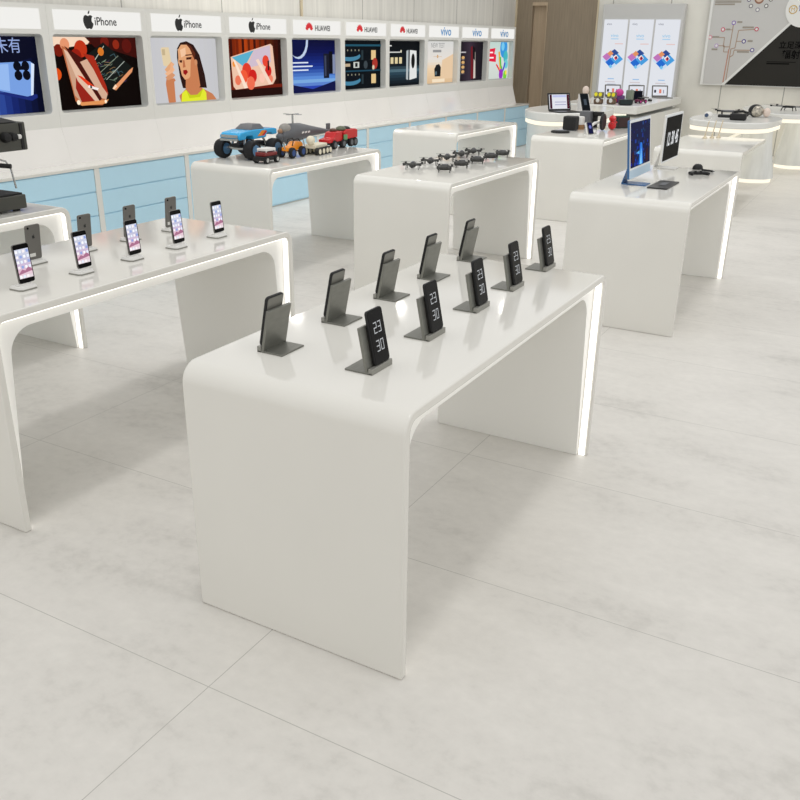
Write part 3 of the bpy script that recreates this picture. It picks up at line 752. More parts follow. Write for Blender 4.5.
def small_vehicle(name, label, loc, body, roof, rz=0, s=1.0):
    t = thing(name, label, 'toy car', loc, rz)
    b = MB(); b.box((-.085*s,-.045*s,.02*s),(.085*s,.045*s,.048*s), MATTB); b.obj('chassis', t, bev=.003)
    b = MB(); b.box((-.07*s,-.042*s,.048*s),(.075*s,.042*s,.075*s), body); b.obj('car_body', t, bev=.006)
    b = MB(); b.box((-.05*s,-.04*s,.082*s),(.06*s,.04*s,.10*s), roof)
    for x in (-.045, .055):
        for y in (-.036, .036): b.cyl((x*s,y*s,.07*s),(x*s,y*s,.09*s), .004*s, roof)
    b.obj('roof', t, bev=.003)
    for x in (-.055,.06):
        for y in (-.045,.045): wheel(t, x*s, y*s, .025*s, .022*s, STEEL, 14)
    return t
small_vehicle('toy_car', 'small black toy car with white roof in front of the monster truck', (3.36, 2.295, TH), mat('dark_red', (120,30,28), .3), WHPL, 0, 1.0)
# orange buggy
for o in children(mt):
    if o.name.split('.')[0] in ('truck_body', 'cab', 'front_bumper', 'flame_decal'): o.scale = (.88, .92, .92); o.location = (.012, 0, .014)
bg = thing('toy_buggy', 'orange toy buggy with blue-rimmed wheels beside the monster truck', 'toy buggy', (3.71, 2.33, TH), .05)
RB2 = mat('blue_tyre', (40, 70, 130), .5)
for x in (-.06, .07):
    for y in (-.045, .05): wheel(bg, x, y, .038, .026, RB2, 16)
b = MB(); b.prism([(-.09,.05),(-.085,.075),(-.02,.085),(.02,.11),(.09,.105),(.11,.085),(.10,.06),(0,.045)], .06, ORANGE, FACE_NY @ Matrix.Translation((0,0,-.03))); b.obj('buggy_body', bg, bev=.004)
b = MB(); b.tube([(-.03,-.025,.08),(-.01,-.025,.125),(.05,-.025,.128),(.085,-.025,.10)], .004, MATTB); b.tube([(-.03,.025,.08),(-.01,.025,.125),(.05,.025,.128),(.085,.025,.10)], .004, MATTB); b.obj('roll_cage', bg)
b = MB(); b.cyl((-.06,-.045,.038),(-.06,.05,.038),.006,STEEL); b.cyl((.07,-.045,.038),(.07,.05,.038),.006,STEEL); b.tube([(-.06,0,.038),(-.09,0,.07),(-.10,0,.11)], .006, STEEL); b.obj('axle', bg)
# helicopter
hc = thing('toy_helicopter', 'dark grey toy helicopter with open nose and top rotor mast', 'toy helicopter', (4.05, 2.56, TH), 0)
HG = mat('heli_grey', (98, 100, 104), .45)
b = MB()
def loft(mb, secs, m, n=14):
    v = []; f = []
    for x, cz, ry, rz_ in secs:
        for k in range(n):
            a = 2*PI*k/n; v.append((x, ry*math.cos(a), cz+rz_*math.sin(a)))
    for i in range(len(secs)-1):
        for k in range(n): f.append((i*n+k, i*n+(k+1)%n, (i+1)*n+(k+1)%n, (i+1)*n+k))
    f.append(tuple(range(n))[::-1]); f.append(tuple((len(secs)-1)*n+k for k in range(n)))
    mb._add(v, f, m)
loft(b, [(-.16,.115,.02,.02),(-.13,.12,.05,.06),(-.05,.13,.062,.075),(.08,.135,.058,.066),(.22,.13,.04,.042),(.42,.115,.018,.02),(.50,.11,.010,.012)], HG); b.obj('fuselage', hc)
b = MB(); b.ball((-.10,0,.165),(.06,.045,.045), mat('cockpit_grey', (150,146,140), .15), 14); b.obj('cockpit', hc)
b = MB(); b.ball((-.165,0,.155),(.02,.02,.02), mat('tan_nose', (170,130,100), .4), 12); b.ball((-.172,.0,.115),(.026,.03,.03), HG, 12); b.obj('nose', hc)
b = MB(); b.cyl((0,0,.19),(0,0,.268),.008,STEEL); b.box((-.07,-.012,.266),(.07,.012,.270), STEEL); b.box((-.012,-.08,.266),(.012,.08,.270), STEEL); b.obj('rotor', hc)
b = MB()
for y in (-.06,.06):
    b.tube([(-.16,y,.012),(-.13,y,.006),(.12,y,.006)], .006, STEEL)
    for x in (-.08,.07): b.cyl((x,y*.7,.085),(x,y,.006),.005,STEEL)
b.obj('skids', hc)
b = MB(); b.box((.46,-.006,.09),(.51,.006,.17), HG); b.obj('tail_fin', hc, bev=.003)
b = MB()
for x in (.03,.07,.11): b.flat([(x,.125),(x+.03,.13),(x+.03,.143),(x,.14)], 0, WHPL, Matrix.Translation((0,-.0625,0)) @ FACE_NY)
b.obj('side_marking', hc, smooth=False)
# tracked rover
rv = thing('toy_rover', 'cream white toy rover on tracks in front of the grey helicopter', 'toy vehicle', (3.98, 2.30, TH), .12)
CRM = mat('cream_plastic', (232,224,200), .4)
b = MB(); b.box((-.09,-.045,.045),(.10,.045,.075), CRM); b.obj('rover_body', rv, bev=.006)
for y in (-.058,.058):
    b = MB(); b.prism(rrect(-.11,.0,.12,.052,.025), .028, MATTB, FACE_NY @ Matrix.Translation((0,0,-y-.014))); tr = b.obj('track', rv)
    for x in (-.075,-.015,.045,.095):
        b = MB(); b.lathe([(.019,-.017),(.019,.017)], CRM, c=(x,y,.026), axis='y', seg=14); b.obj('track_wheel', tr)
b = MB(); b.cyl((-.08,0,.073),(-.082,0,.095),.02,CRM); b.ball((-.085,0,.105),(.036,.034,.034), CRM, 14); b.obj('turret', rv)
# red truck
rt_ = thing('toy_truck', 'red toy truck with black wheels at far end of the vehicle table', 'toy truck', (4.45, 2.40, TH), .02)
b = MB(); b.box((-.20,-.045,.035),(.19,.045,.055), MATTB); b.obj('chassis', rt_)
b = MB(); b.prism([(-.22,.05),(-.225,.075),(-.15,.085),(-.12,.125),(-.03,.13),(-.02,.055)], .10, RED, FACE_NY @ Matrix.Translation((0,0,-.05))); b.obj('cab', rt_, bev=.005)
b = MB(); b.prism([(0,.06),(-.01,.12),(.04,.135),(.17,.135),(.20,.125),(.20,.065)], .11, RED, FACE_NY @ Matrix.Translation((0,0,-.055))); b.obj('cargo_bed', rt_, bev=.005)
b = MB(); b.ball((.03,0,.137),(.05,.04,.025), mat('olive', (92,98,76), .5), 12); b.ball((.10,0,.136),(.04,.04,.02), MATTB, 12); b.ball((-.07,.01,.135),(.03,.03,.016), mat('brown_load', (96,60,44), .5), 12); b.obj('cargo', rt_)
b = MB(); b.box((-.02,-.062,.06),(.03,-.055,.10), mat('green_badge', (96,150,100), .5)); b.obj('side_box', rt_)
for x in (-.15,-.02,.10,.16):
    for y in (-.048,.048): wheel(rt_, x, y, .034, .028, GREYPL, 16)

# ------------------------------------------------------------------ drones
def make_drone(label):
    t = thing('drone', label, 'drone', (0,0,0), 0, 'small grey drones on the middle table'); t.scale = (.66, .66, .72)
    DG = mat('drone_grey', (62, 62, 60), .45)
    b = MB(); loft(b, [(-.065,.036,.014,.014),(-.048,.038,.034,.024),(.02,.04,.037,.027),(.055,.036,.024,.018),(.068,.032,.010,.010)], DG); b.obj('drone_body', t)
    for sx, sy in ((-1,-1),(-1,1),(1,-1),(1,1)):
        b = MB(); b.tube([(.03*sx,.02*sy,.04),(.065*sx,.085*sy,.045)], .006, DG); b.cyl((.065*sx,.085*sy,.037),(.065*sx,.085*sy,.058),.011, DG); b.cyl((.055*sx,.06*sy,.042),(.055*sx,.064*sy,0),.004, DG); a = b.obj('arm', t)
        b = MB(); M = Matrix.Translation((.065*sx,.085*sy,.059)) @ Matrix.Rotation(R(25+60*sx+30*sy), 4, 'Z'); b.box((-.05,-.005,0),(.05,.005,.0015), MATTB, M); b.obj('rotor', a)
    b = MB(); b.ball((-.066,0,.026),.012, BLACK, 12); b.obj('camera_eye', t)
    b = MB(); b.box((-.03,-.014,.0625),(.035,.014,.069), GREYPL); b.obj('battery', t, bev=.003)
    return t
dr0 = make_drone('')
for row, y, rz in (('wall-side', 1.295, .35), ('viewer-side', 1.055, -1.2)):
    for i in range(5):
        x = (3.66, 3.92, 4.18, 4.42, 4.63)[i]
        l = f'{order[i]} small dark drone of the {row} row on the middle table'
        if row == 'wall-side' and i == 0: dr0.location = (x,y,TH); dr0.rotation_euler = (0,0,rz); dr0['label'] = l
        else: dup(dr0, (x, y, TH), rz, l)

# ------------------------------------------------------------------ desktop computers
def make_pc(label, loc, rz, tilt, w, h, chin, blue):
    t = thing('desktop_computer', label, 'computer', loc, rz, 'desktop computers on the right table')
    bm_, cm_ = (IMBLUE, IMCHIN) if blue else (WHPL, WHPL)
    M = Matrix.Translation((0, -.02, .055)) @ Matrix.Rotation(R(-tilt), 4, 'X') @ FACE_NY
    b = MB(); b.prism(rrect(-w/2, 0, w/2, h, .012), .014, bm_, M, -.014); hs = b.obj('housing', t, bev=.002)
    b = MB(); b.prism(rrect(-w/2, 0, w/2, h, .011), .001, mat('white_bezel', (232,236,240), .3), M, .0002)
    if blue: b.prism([(-w/2+.001,.001),(w/2-.001,.001),(w/2-.001,chin-.012),(-w/2+.001,chin-.012)], .0004, cm_, M, .0011)
    b.obj('front_bezel', t)
    b = MB(); b.flat([(-w/2+.016, chin),(w/2-.016, chin),(w/2-.016, h-.016),(-w/2+.016, h-.016)], .0016, emat((6,14,60) if blue else (3,3,4), 1), M)
    ww, hh = w-.032, h-.016-chin
    def q(u, v): return (-w/2+.016+u*ww, chin+v*hh)
    z = .0018
    if blue:
        rnd = random.Random(3)
        for k in range(60):
            u, v = rnd.random(), rnd.random(); s = .02+.05*rnd.random(); d = abs(u-.5)
            if u+s > 1 or v+s*1.3 > 1: continue
            c = (int(8+20*rnd.random()), int(24+60*(1-d)*rnd.random()), int(80+130*(1-v*.6)*rnd.random()))
            z += .00002; b.flat([q(u,v),q(u+s,v),q(u+s,v+s*1.3),q(u,v+s*1.3)], z, emat(c,1), M)
        b.flat([q(.38,.02),q(.62,.02),q(.56,.5),q(.47,.52)], .0034, emat((36,120,220),1), M); b.flat([q(.45,.02),q(.55,.02),q(.52,.4)], .0036, emat((130,206,250),1), M); b.flat([q(.26,.30),q(.42,.34),q(.42,.26),q(.36,.28)], .0037, emat((90,180,240),1), M)
        for u, v, s in ((.04,.1,.14),(.74,.04,.16)): b.flat([q(u,v),q(u+s,v),q(u+s*.8,v+s*2),q(u+s*.1,v+s*1.6)], .0035, emat((48,10,26),1), M)
    sc = b.obj('screen', t, smooth=False)
    if not blue:
        b = MB()
        for k in range(3):
            x0 = .13 + .265*k
            b.flat([q(x0,.32),q(x0+.215,.32),q(x0+.215,.64),q(x0,.64)], .0018, emat((34,36,40),1), M)
        b.obj('clock_tiles', sc, smooth=False)
        for k, s in enumerate(('12','30','45')):
            u, v = q(.13+.265*k+.1075, .475)
            text('clock_digits', s, hh*.44, emat((236,238,240), 1), sc, at2(M, u, v, .0022), depth=.0002, bold=.0015, sx=.68)
    b = MB(); b.box((-.06,-.075,0),(.06,.075,.006), bm_)
    b.obj('foot', t, bev=.002)
    b = MB(); b._add([(-.058,.069,.006),(.058,.069,.006),(.058,.075,.006),(-.058,.075,.006),(-.058,.010,.20),(.058,.010,.20),(.058,.016,.20),(-.058,.016,.20)],
                    [(3,2,1,0),(4,5,6,7),(0,1,5,4),(1,2,6,5),(2,3,7,6),(3,0,4,7)], bm_); b.obj('stand_neck', t)
    return t
make_pc('blue desktop computer showing a dark blue cityscape on the right table', (3.85, -.165, TH), 0, 6, .475, .335, .062, True)
make_pc('white desktop computer with black flip clock screen behind the blue one', (4.72, -.14, TH), 0, 0, .49, .31, .010, False)
t = thing('keyboard_folio', 'flat black folio lying in front of the blue desktop computer', 'folio', (3.885, -.325, TH), 0)
b = MB(); b.prism(rrect(-.165,-.06,.165,.06,.008), .008, BLACK); b.obj('cover', t, bev=.002)
b = MB(); b.prism(rrect(-.04,-.02,.08,.02,.006), .0015, GREYPL, z0=.0081); b.obj('logo_plate', t)
# black headset pieces
t = thing('mouse', 'black dome-shaped computer mouse on the right table beside the stylus', 'mouse', (4.78, -.345, TH), -.5); t.scale = (.85,.85,.85)
b = MB(); b.lathe([(.05,0),(.05,.010),(.043,.026),(.028,.038),(.0001,.043)], MATTB, seg=24, sx=.95, sy=.75); b.obj('shell', t)
b = MB(); b.lathe([(.008,-.004),(.008,.004)], GREYPL, c=(-.022,0,.036), axis='y', seg=12); b.obj('wheel', t)
t = thing('game_controller', 'black game controller in front of the dome mouse on the right table', 'controller', (4.50, -.405, TH), -.9); t.scale = (.75,.75,.85)
b = MB(); b.prism([(-.09,-.05),(-.07,-.055),(-.045,-.01),(.045,-.01),(.07,-.055),(.09,-.05),(.085,.02),(.06,.045),(-.06,.045),(-.085,.02)], .022, MATTB); b.obj('grip', t, bev=.008)
for x, y in ((-.025,.0),(.025,.0)):
    b = MB(); b.cyl((x,y,.02),(x,y,.030),.012,BLACK); b.obj('thumbstick', t)
b = MB(); b.ball((.055,.02,.022),(.006,.006,.004),GREYPL,10); b.ball((.065,.01,.022),(.006,.006,.004),GREYPL,10); b.obj('buttons', t)
t = thing('pen', 'thin black stylus lying beside the dome mouse, towards the table edge', 'stylus', (4.70, -.43, TH), -2.05)
b = MB(); b.cyl((-.05,0,.006),(.04,0,.006),.006,MATTB); b.obj('barrel', t)
b = MB(); b.cyl((.04,0,.006),(.055,0,.006),.006,GREYPL,r1=.0015); b.obj('tip', t)

# ------------------------------------------------------------------ gold rods
def make_rod(label, loc):
    t = thing('display_rod', label, 'rod', loc, 0, 'gold display rods')
    b = MB(); b.lathe([(.0,0),(.026,0),(.026,.006),(.014,.016),(.007,.045)], GOLD, seg=16); b.obj('base', t)
    b = MB(); b.cyl((0,0,.044),(.01,-.02,.185),.0055,GOLD); b.obj('rod', t)
    return t
make_rod('left slim gold rod standing on the low white side table', (8.62, .345, .61))
r_0 = [o for o in bpy.data.objects if o.name == 'display_rod'][0]
dup(r_0, (8.70, .285, .61), 0, 'middle slim gold rod of the three on the side table')
dup(r_0, (8.78, .23, .61), 0, 'right slim gold rod of the three on the side table')

# ------------------------------------------------------------------ smart speakers table
t = thing('round_charger', 'flat black disc lying at near corner of the speaker table', 'charger', (6.70, 1.335, TH))
b = MB(); b.lathe([(0,0),(.085,0),(.09,.006),(.085,.018),(.0,.022)], MATTB, seg=28); b.obj('puck', t)
b = MB(); b.lathe([(.05,.0215),(.06,.0215),(.06,.0228),(.05,.0228)], GREYPL, seg=24); b.obj('ring', t)
t = thing('cube_speaker', 'black block speaker standing behind the flat disc', 'speaker', (6.98, 1.33, TH), 0)
b = MB(); b.box((-.06,-.065,.006),(.06,.065,.135), MATTB); b.obj('cabinet', t, bev=.014, bseg=3)
b = MB(); b.box((-.05,-.055,0),(.05,.055,.008), GREYPL); b.obj('foot', t)
b = MB(); b.box((-.061,-.05,.02),(-.0595,.05,.12), BLACK); b.obj('grille', t)
t = thing('wood_speaker', 'white speaker with wooden base beside the black block speaker', 'speaker', (7.16, 1.30, TH))
b = MB(); b.lathe([(0,0),(.05,0),(.05,.045),(0,.045)], WOOD, seg=24); b.obj('base', t)
b = MB(); b.lathe([(0,.046),(.048,.046),(.048,.115),(.04,.122),(0,.122)], WHPL, seg=24); b.obj('speaker_body', t)
t = thing('projector_stand', 'dark grey box with black arm on the speaker table', 'projector', (7.42, 1.28, TH), 0)
b = MB(); b.box((-.10,-.03,0),(.02,.08,.16), GREYPL); b.obj('column', t, bev=.006)
b = MB(); b.box((-.02,-.13,.115),(.05,-.03,.155), MATTB); b.obj('arm', t, bev=.006)
b = MB(); b.box((-.01,-.075,0),(.03,-.035,.115), MATTB); b.obj('post', t, bev=.004)
t = thing('phone_charger_stand', 'white tilted dock at the speaker table corner', 'dock', (6.56, .99, TH), -.5)
b = MB(); b.prism(rrect(-.05,-.04,.05,.05,.02), .012, WHPL); b.obj('base', t, bev=.002)
M = Matrix.Translation((0,-.005,.012)) @ Matrix.Rotation(R(-22),4,'X') @ FACE_NY
b = MB(); b.prism(rrect(-.038,0,.038,.12,.016), .018, WHPL, M, -.020); b.obj('backrest', t, bev=.003)
t2 = thing('smartphone', 'small dark-screened phone leaning on the white tilted dock', 'phone', (6.56, .99, TH+.0125), -.5)
M = Matrix.Translation((0,-.005,.0)) @ Matrix.Rotation(R(-22),4,'X') @ FACE_NY
b = MB(); b.prism(rrect(-.032,.004,.032,.118,.008), .007, SPGREY, M, -.0015); b.obj('body', t2)
b = MB(); b.prism(rrect(-.028,.008,.028,.112,.006), .0006, emat((24,26,66),1), M, .0056); b.flat(disc(0,.07,.016,14), .0064, emat((110,120,190),1), M); b.obj('screen', t2)
t = thing('white_fan', 'white curved desk fan with black wheel on the speaker table', 'desk fan', (7.15, 1.08, TH), 0)
b = MB(); b.lathe([(.035,-.012),(.075,-.012),(.08,0),(.075,.012),(.035,.012)], MATTB, c=(0,-.02,.082), axis='y', seg=26); b.obj('wheel', t)
b = MB(); b.lathe([(0,-.008),(.036,-.008),(.036,.008),(0,.008)], WHPL, c=(0,-.02,.082), axis='y', seg=20); b.obj('hub', t)
b = MB(); b.tube([(0,.0,.082),(-.05,.05,.07),(-.09,.07,.04),(-.10,.07,.006)], .014, WHPL); b.lathe([(0,0),(.05,0),(.045,.012),(0,.014)], WHPL, c=(-.09,.06,0)); b.obj('stand', t)
t = thing('toy_figure', 'small red round toy figure on the speaker table', 'toy figure', (7.30, 1.01, TH))
b = MB(); b.ball((0,0,.042),(.04,.04,.042), RED, 16); b.obj('figure_body', t)
b = MB(); b.ball((0,0,.105),(.036,.036,.034), RED, 16); b.ball((-.02,-.022,.118),(.012,.012,.012), mat('pink_shine',(240,120,120),.3), 10); b.obj('head', t)
b = MB(); b.cyl((-.03,0,.05),(-.055,-.02,.075),.011,RED); b.cyl((.03,0,.05),(.05,-.03,.075),.011,RED); b.obj('arms', t)
t = thing('radio_speaker', 'dark rectangular radio speaker beside the red toy figure', 'speaker', (7.56, .995, TH), -.5)
b = MB(); b.box((-.085,-.04,0),(.085,.04,.115), mat('dark_green_black',(30,38,34),.5)); b.obj('cabinet', t, bev=.008)
b = MB(); b.box((-.07,-.043,.012),(.07,-.0405,.10), mat('maroon_grille',(52,28,28),.7)); b.obj('grille', t)
b = MB(); b.box((-.06,-.03,.1155),(.06,.03,.118), mat('green_top',(60,120,80),.5)); b.obj('top_panel', t)

# ------------------------------------------------------------------ curved counters
def outline(pts, n=8):
    """closed smooth outline through control points (Catmull-Rom)"""
    out = []; m = len(pts)
    for i in range(m):
        p0, p1, p2, p3 = [Vector(pts[(i+k-1) % m]) for k in range(4)]
        for k in range(n):
            t = k/n
            q = .5*((2*p1) + (p2-p0)*t + (2*p0-5*p1+4*p2-p3)*t*t + (-p0+3*p1-3*p2+p3)*t**3)
            out.append((q.x, q.y))
    return out
def scale_pts(pts, s):
    cx = sum(p[0] for p in pts)/len(pts); cy = sum(p[1] for p in pts)/len(pts)
    return [(cx+(x-cx)*s, cy+(y-cy)*s) for x, y in pts]
CTR = mat('white_counter', (230,230,226), .2)
STONE = mat('white_veined_stone', (224,226,224), .25, noise=.05, nscale=3, stretch=(3,3,.5))
def island(label, pts, ztop, th, led, foot, rfoot, waist):
    cx = sum(p[0] for p in pts)/len(pts); cy = sum(p[1] for p in pts)/len(pts)
    t = thing('island_counter', label, 'counter', (cx, cy, 0), 0, 'curved white island counters')
    o = outline([(x-cx, y-cy) for x, y in pts])
    b = MB(); b.prism(o, th, CTR, z0=ztop-th); b.obj('top_slab', t, bev=.012, bseg=3)
    b = MB(); b.prism(scale_pts(o, .975), led, LEDW, z0=ztop-th-led-.0005); lab(b.obj('light_band', t), 'glowing warm white band under the slab')
    fx, fy = foot[0]-cx, foot[1]-cy
    b = MB(); n = 40; zb = ztop-th-led-.001
    rings = [(.0,1.0),(.02,1.0),(.2,.93),(.45,.82),(.68,.73),(.85,.68),(.95,.69),(1.0,waist)]
    v = []; f = []
    for zz, s in rings:
        for k in range(n):
            a = 2*PI*k/n; r = rfoot*s*(1+.025*math.cos(8*a))
            v.append((fx+r*math.cos(a), fy+r*math.sin(a), .045+zz*(zb-.045)))
    for i in range(len(rings)-1):
        for k in range(n): f.append((i*n+k, i*n+(k+1)%n, (i+1)*n+(k+1)%n, (i+1)*n+k))
    f.append(tuple(range(n))[::-1]); f.append(tuple((len(rings)-1)*n+k for k in range(n)))
    b._add(v, f, STONE); lab(b.obj('pedestal', t), 'fluted white stone pedestal flaring to the floor')
    b = MB(); b.lathe([(0,0),(rfoot*.93,0),(rfoot*.93,.045),(0,.045)], LEDW, c=(fx,fy,0), seg=32); lab(b.obj('foot_light', t), 'warm glowing strip at the pedestal foot')
    return t
island('white island counter with glowing edge beside the gold rods, drone gear on top', [(9.35,.66),(9.15,.34),(9.12,.06),(9.32,-.15),(9.66,-.22),(10.25,-.22),(10.6,.1),(10.5,.55),(9.9,.74)], .75, .07, .045, (10.15,0.02), .26, .74)
island('second white island counter behind it, cut by the right edge', [(10.95,.0),(10.9,-.3),(11.2,-.7),(12.0,-.9),(12.6,-.6),(12.7,.2),(12.3,.5),(11.5,.4)], .75, .06, .045, (11.8,-.27), .24, .74)
# left counter with laptop
LC = [(x+.05,y-.06) for x,y in [(8.55,2.42),(8.42,2.2),(8.5,2.0),(8.8,1.78),(9.3,1.72),(9.9,1.85),(10.0,2.3),(9.7,2.65),(9.0,2.68)]]
cx, cy = 9.2, 2.2
t = thing('round_counter', 'white rounded counter with glowing edge, beneath the laptop by the brown wall', 'counter', (cx, cy, 0))
o = outline([(x-cx, y-cy) for x, y in LC])
b = MB(); b.prism(o, .10, CTR, z0=.70); b.obj('top_slab', t, bev=.012, bseg=3)
b = MB(); b.prism(scale_pts(o, .98), .045, LEDW, z0=.6545); lab(b.obj('light_band', t), 'glowing warm white band under the slab')
b = MB(); b.prism(scale_pts(o, .93), .654, CTR); b.obj('pedestal', t)
t = thing('back_counter', 'long white counter in front of the three banners, robots on top', 'counter', (11.4, 2.05, 0))
o = outline([(-1.15,-.42),(-1.2,-.05),(-1.05,.5),(-.5,.7),(.6,.7),(1.3,.6),(1.35,0),(1.3,-.46),(0,-.47)], 6)
b = MB(); b.prism([(-1.15,-.50),(1.40,-.50),(1.40,.62),(-.75,.62),(-1.0,.50),(-1.15,.2)], .10, CTR, z0=.70); b.obj('top_slab', t, bev=.01)
b = MB(); b.prism([(-1.12,-.30),(-.9,-.30),(-.9,.50),(-.98,.48),(-1.12,.19)], .045, LEDW, z0=.6545); lab(b.obj('light_band', t), 'glowing warm white band under the slab')
b = MB(); b.prism([(-1.05,-.495),(1.38,-.495),(1.38,.58),(-.72,.58),(-.95,.45),(-1.05,.15)], .654, CTR); b.obj('pedestal', t)

# ------------------------------------------------------------------ things on the back counters
ZC = .80
def laptop(label, loc, rz, scr, w=.34, h=.22, open_=20, group=None):
    t = thing('laptop', label, 'laptop', loc, rz, group)
    b = MB(); b.prism(rrect(-w/2,-.12,w/2,.12,.01), .012, BLACK if scr[0] else SPGREY); b.obj('keyboard_deck', t, bev=.002)
    M = Matrix.Translation((0,.12,.012)) @ Matrix.Rotation(R(-open_),4,'X') @ FACE_NY
    b = MB(); b.prism(rrect(-w/2,0,w/2,h,.01), .008, BLACK if scr[0] else SPGREY, M, -.008); b.obj('lid', t, bev=.001)
    b = MB(); k = .018; b.flat([(-w/2+k,k),(w/2-k,k),(w/2-k,h-k),(-w/2+k,h-k)], .0006, emat((226,228,236),1), M)
    for x, y, ww, hh, c in scr[1]: b.flat([(x*w,y*h),((x+ww)*w,y*h),((x+ww)*w,(y+hh)*h),(x*w,(y+hh)*h)], .0012, emat(c,1), M)
    b.obj('screen', t, smooth=False)
    return t
laptop('laptop with bright white screen on rounded counter by the brown wall', (8.72, 1.99, ZC), -.62, (True, [(-.42,.1,.1,.8,(60,16,40)),(.34,.1,.1,.8,(70,10,30)),(-.28,.75,.6,.12,(190,196,236)),(-.2,.3,.5,.05,(170,170,200)),(-.2,.45,.5,.05,(170,170,200))]), .32, .20, 14)
t = thing('tablet', 'dark tablet propped on a white easel beside the bright laptop', 'tablet', (8.92, 1.80, ZC), -.6)
M = Matrix.Rotation(R(-24),4,'X') @ Matrix.Rotation(R(0),4,'Y') @ FACE_NY
b = MB(); b.prism(rrect(-.06,.01,.06,.22,.01), .008, BLACK, M, 0); b.obj('housing', t, bev=.001)
b = MB(); b.flat([(-.052,.02),(.052,.02),(.052,.21),(-.052,.21)], .0086, emat((20,24,28),1), M); b.flat([(-.02,.08),(.02,.08),(.02,.15),(-.02,.15)], .009, emat((70,80,90),1), M); b.obj('screen', t, smooth=False)
b = MB(); b.box((-.08,-.01,0),(.08,.12,.008), WHPL); b._add([(-.07,.0,.008),(.07,.0,.008),(.07,.1,.008),(-.07,.1,.008),(-.07,.085,.2),(.07,.085,.2),(.07,.09,.2),(-.07,.09,.2)], [(3,2,1,0),(4,5,6,7),(0,1,5,4),(1,2,6,5),(2,3,7,6),(3,0,4,7)], WHPL); b.obj('easel', t)
# robots
PINKW = mat('pale_pink_plastic', (226,208,196), .4)
t = thing('robot_figure', 'pale pink standing robot figure beside the yellow-eyed owl robots', 'robot toy', (10.38, 2.30, ZC))
b = MB(); b.lathe([(0,0),(.07,0),(.08,.03),(.05,.09),(.045,.12),(0,.125)], PINKW, seg=18); b.obj('robot_body', t)
b = MB(); b.ball((0,0,.17),(.05,.045,.055), PINKW, 16); b.obj('head', t)
b = MB(); b.cyl((-.04,.03,.10),(-.07,.08,.04),.016,PINKW); b.cyl((-.04,-.03,.10),(-.07,-.08,.04),.016,PINKW); b.obj('arms', t)
OWL = mat('owl_brown', (104,84,66), .6, noise=.25, nscale=40); YEL = emat((226,216,60), .9)
def owl(label, loc):
    t = thing('owl_robot', label, 'robot toy', loc, 0, 'yellow-eyed owl robots'); t.scale = (.86, .84, .95)
    b = MB(); b.box((-.05,-.07,0),(.05,.07,.07), OWL); b.obj('robot_body', t, bev=.02)
    b = MB(); b.box((-.045,-.068,.077),(.045,.068,.16), mat('owl_grey',(112,108,92),.6,noise=.2,nscale=40)); b.cyl((0,0,.07),(0,0,.085),.03,OWL); hd = b.obj('head', t, bev=.018)
    for y in (-.036,.036):
        b = MB(); b.lathe([(0,0),(.026,0),(.026,.012),(.016,.018),(0,.019)], YEL, c=(0,0,0), axis='x', seg=16, M=Matrix.Translation((-.046,y,.13)) @ Matrix.Rotation(PI,4,'Z')); b.obj('eye', hd)
    b = MB(); b.ball((-.05,0,.05),(.012,.03,.03), WHPL, 12); b.obj('chest_patch', t)
    return t
o1 = owl('left brown owl robot with two yellow eyes on the back counter', (10.44, 2.13, ZC)); dup(o1, (10.50, 1.97, ZC), 0, 'right brown owl robot with yellow eyes, next to the pink toy')
t = thing('toy_robot', 'pink and purple toy robot on back counter right of the owl robots', 'robot toy', (10.86, 2.06, ZC), 0)
MAG = mat('magenta_plastic', (206,60,150), .35); VIO = mat('violet_plastic', (96,60,120), .4); TEAL = mat('teal_plastic', (120,170,160), .4)
b = MB(); b.box((-.05,-.16,.0),(.05,-.02,.10), VIO); b.obj('robot_body', t, bev=.02)
b = MB(); b.ball((-.02,-.09,.135),(.055,.06,.05), MAG, 16); b.obj('head', t)
b = MB(); b.box((0,-.27,0),(.08,-.175,.17), mat('green_grey_box',(128,138,122),.6)); b.obj('backpack', t, bev=.01)
b = MB(); b.ball((-.05,-.20,.03),(.03,.03,.03), TEAL, 12); b.ball((-.06,-.05,.03),(.03,.03,.03), RED, 12); b.obj('feet', t)
t = thing('toy_car', 'pink and black toy car on back counter before the dark tablet', 'toy car', (10.98, 1.70, ZC), -.5)
b = MB(); b.box((-.08,-.04,.02),(.08,.04,.05), mat('plum',(110,40,70),.4)); b.obj('car_body', t, bev=.008)
b = MB(); b.box((-.04,-.035,.05),(.04,.035,.075), MATTB); b.obj('cabin', t, bev=.008)
for x in (-.05,.05):
    for y in (-.04,.04): wheel(t, x, y, .024, .018, MAG, 12)
t = thing('tablet', 'black tablet standing upright on the back counter behind the toy car', 'tablet', (11.55, 1.93, ZC), -1.1)
M = Matrix.Translation((0,0,.008)) @ Matrix.Rotation(R(-10),4,'X') @ FACE_NY
b = MB(); b.prism(rrect(-.10,0,.10,.125,.008), .008, BLACK, M); b.obj('housing', t)
b = MB(); b.flat([(-.092,.008),(.092,.008),(.092,.117),(-.092,.117)], .0084, emat((16,18,28),1), M); b.obj('screen', t, smooth=False)
b = MB(); b.box((-.06,-.02,0),(.06,.09,.008), BLACK); b.box((-.03,.05,.008),(.03,.056,.05), BLACK); b.obj('stand', t)
t = thing('bar_speaker', 'black rectangular speaker at the front edge of the back counter', 'speaker', (10.40, 1.75, ZC), -1.0)
b = MB(); b.box((-.09,-.03,.006),(.09,.03,.075), BLACK); b.obj('cabinet', t, bev=.008)
b = MB(); b.box((-.08,-.033,.014),(.08,-.0305,.068), mat('dark_teal_mesh',(24,40,40),.7)); b.obj('grille', t)
b = MB(); b.box((-.07,-.02,0),(.07,.02,.007), MATTB); b.obj('foot', t)
t = thing('mouse', 'small black computer mouse on the back counter beside the laptops', 'mouse', (11.55, 1.72, ZC), .3)
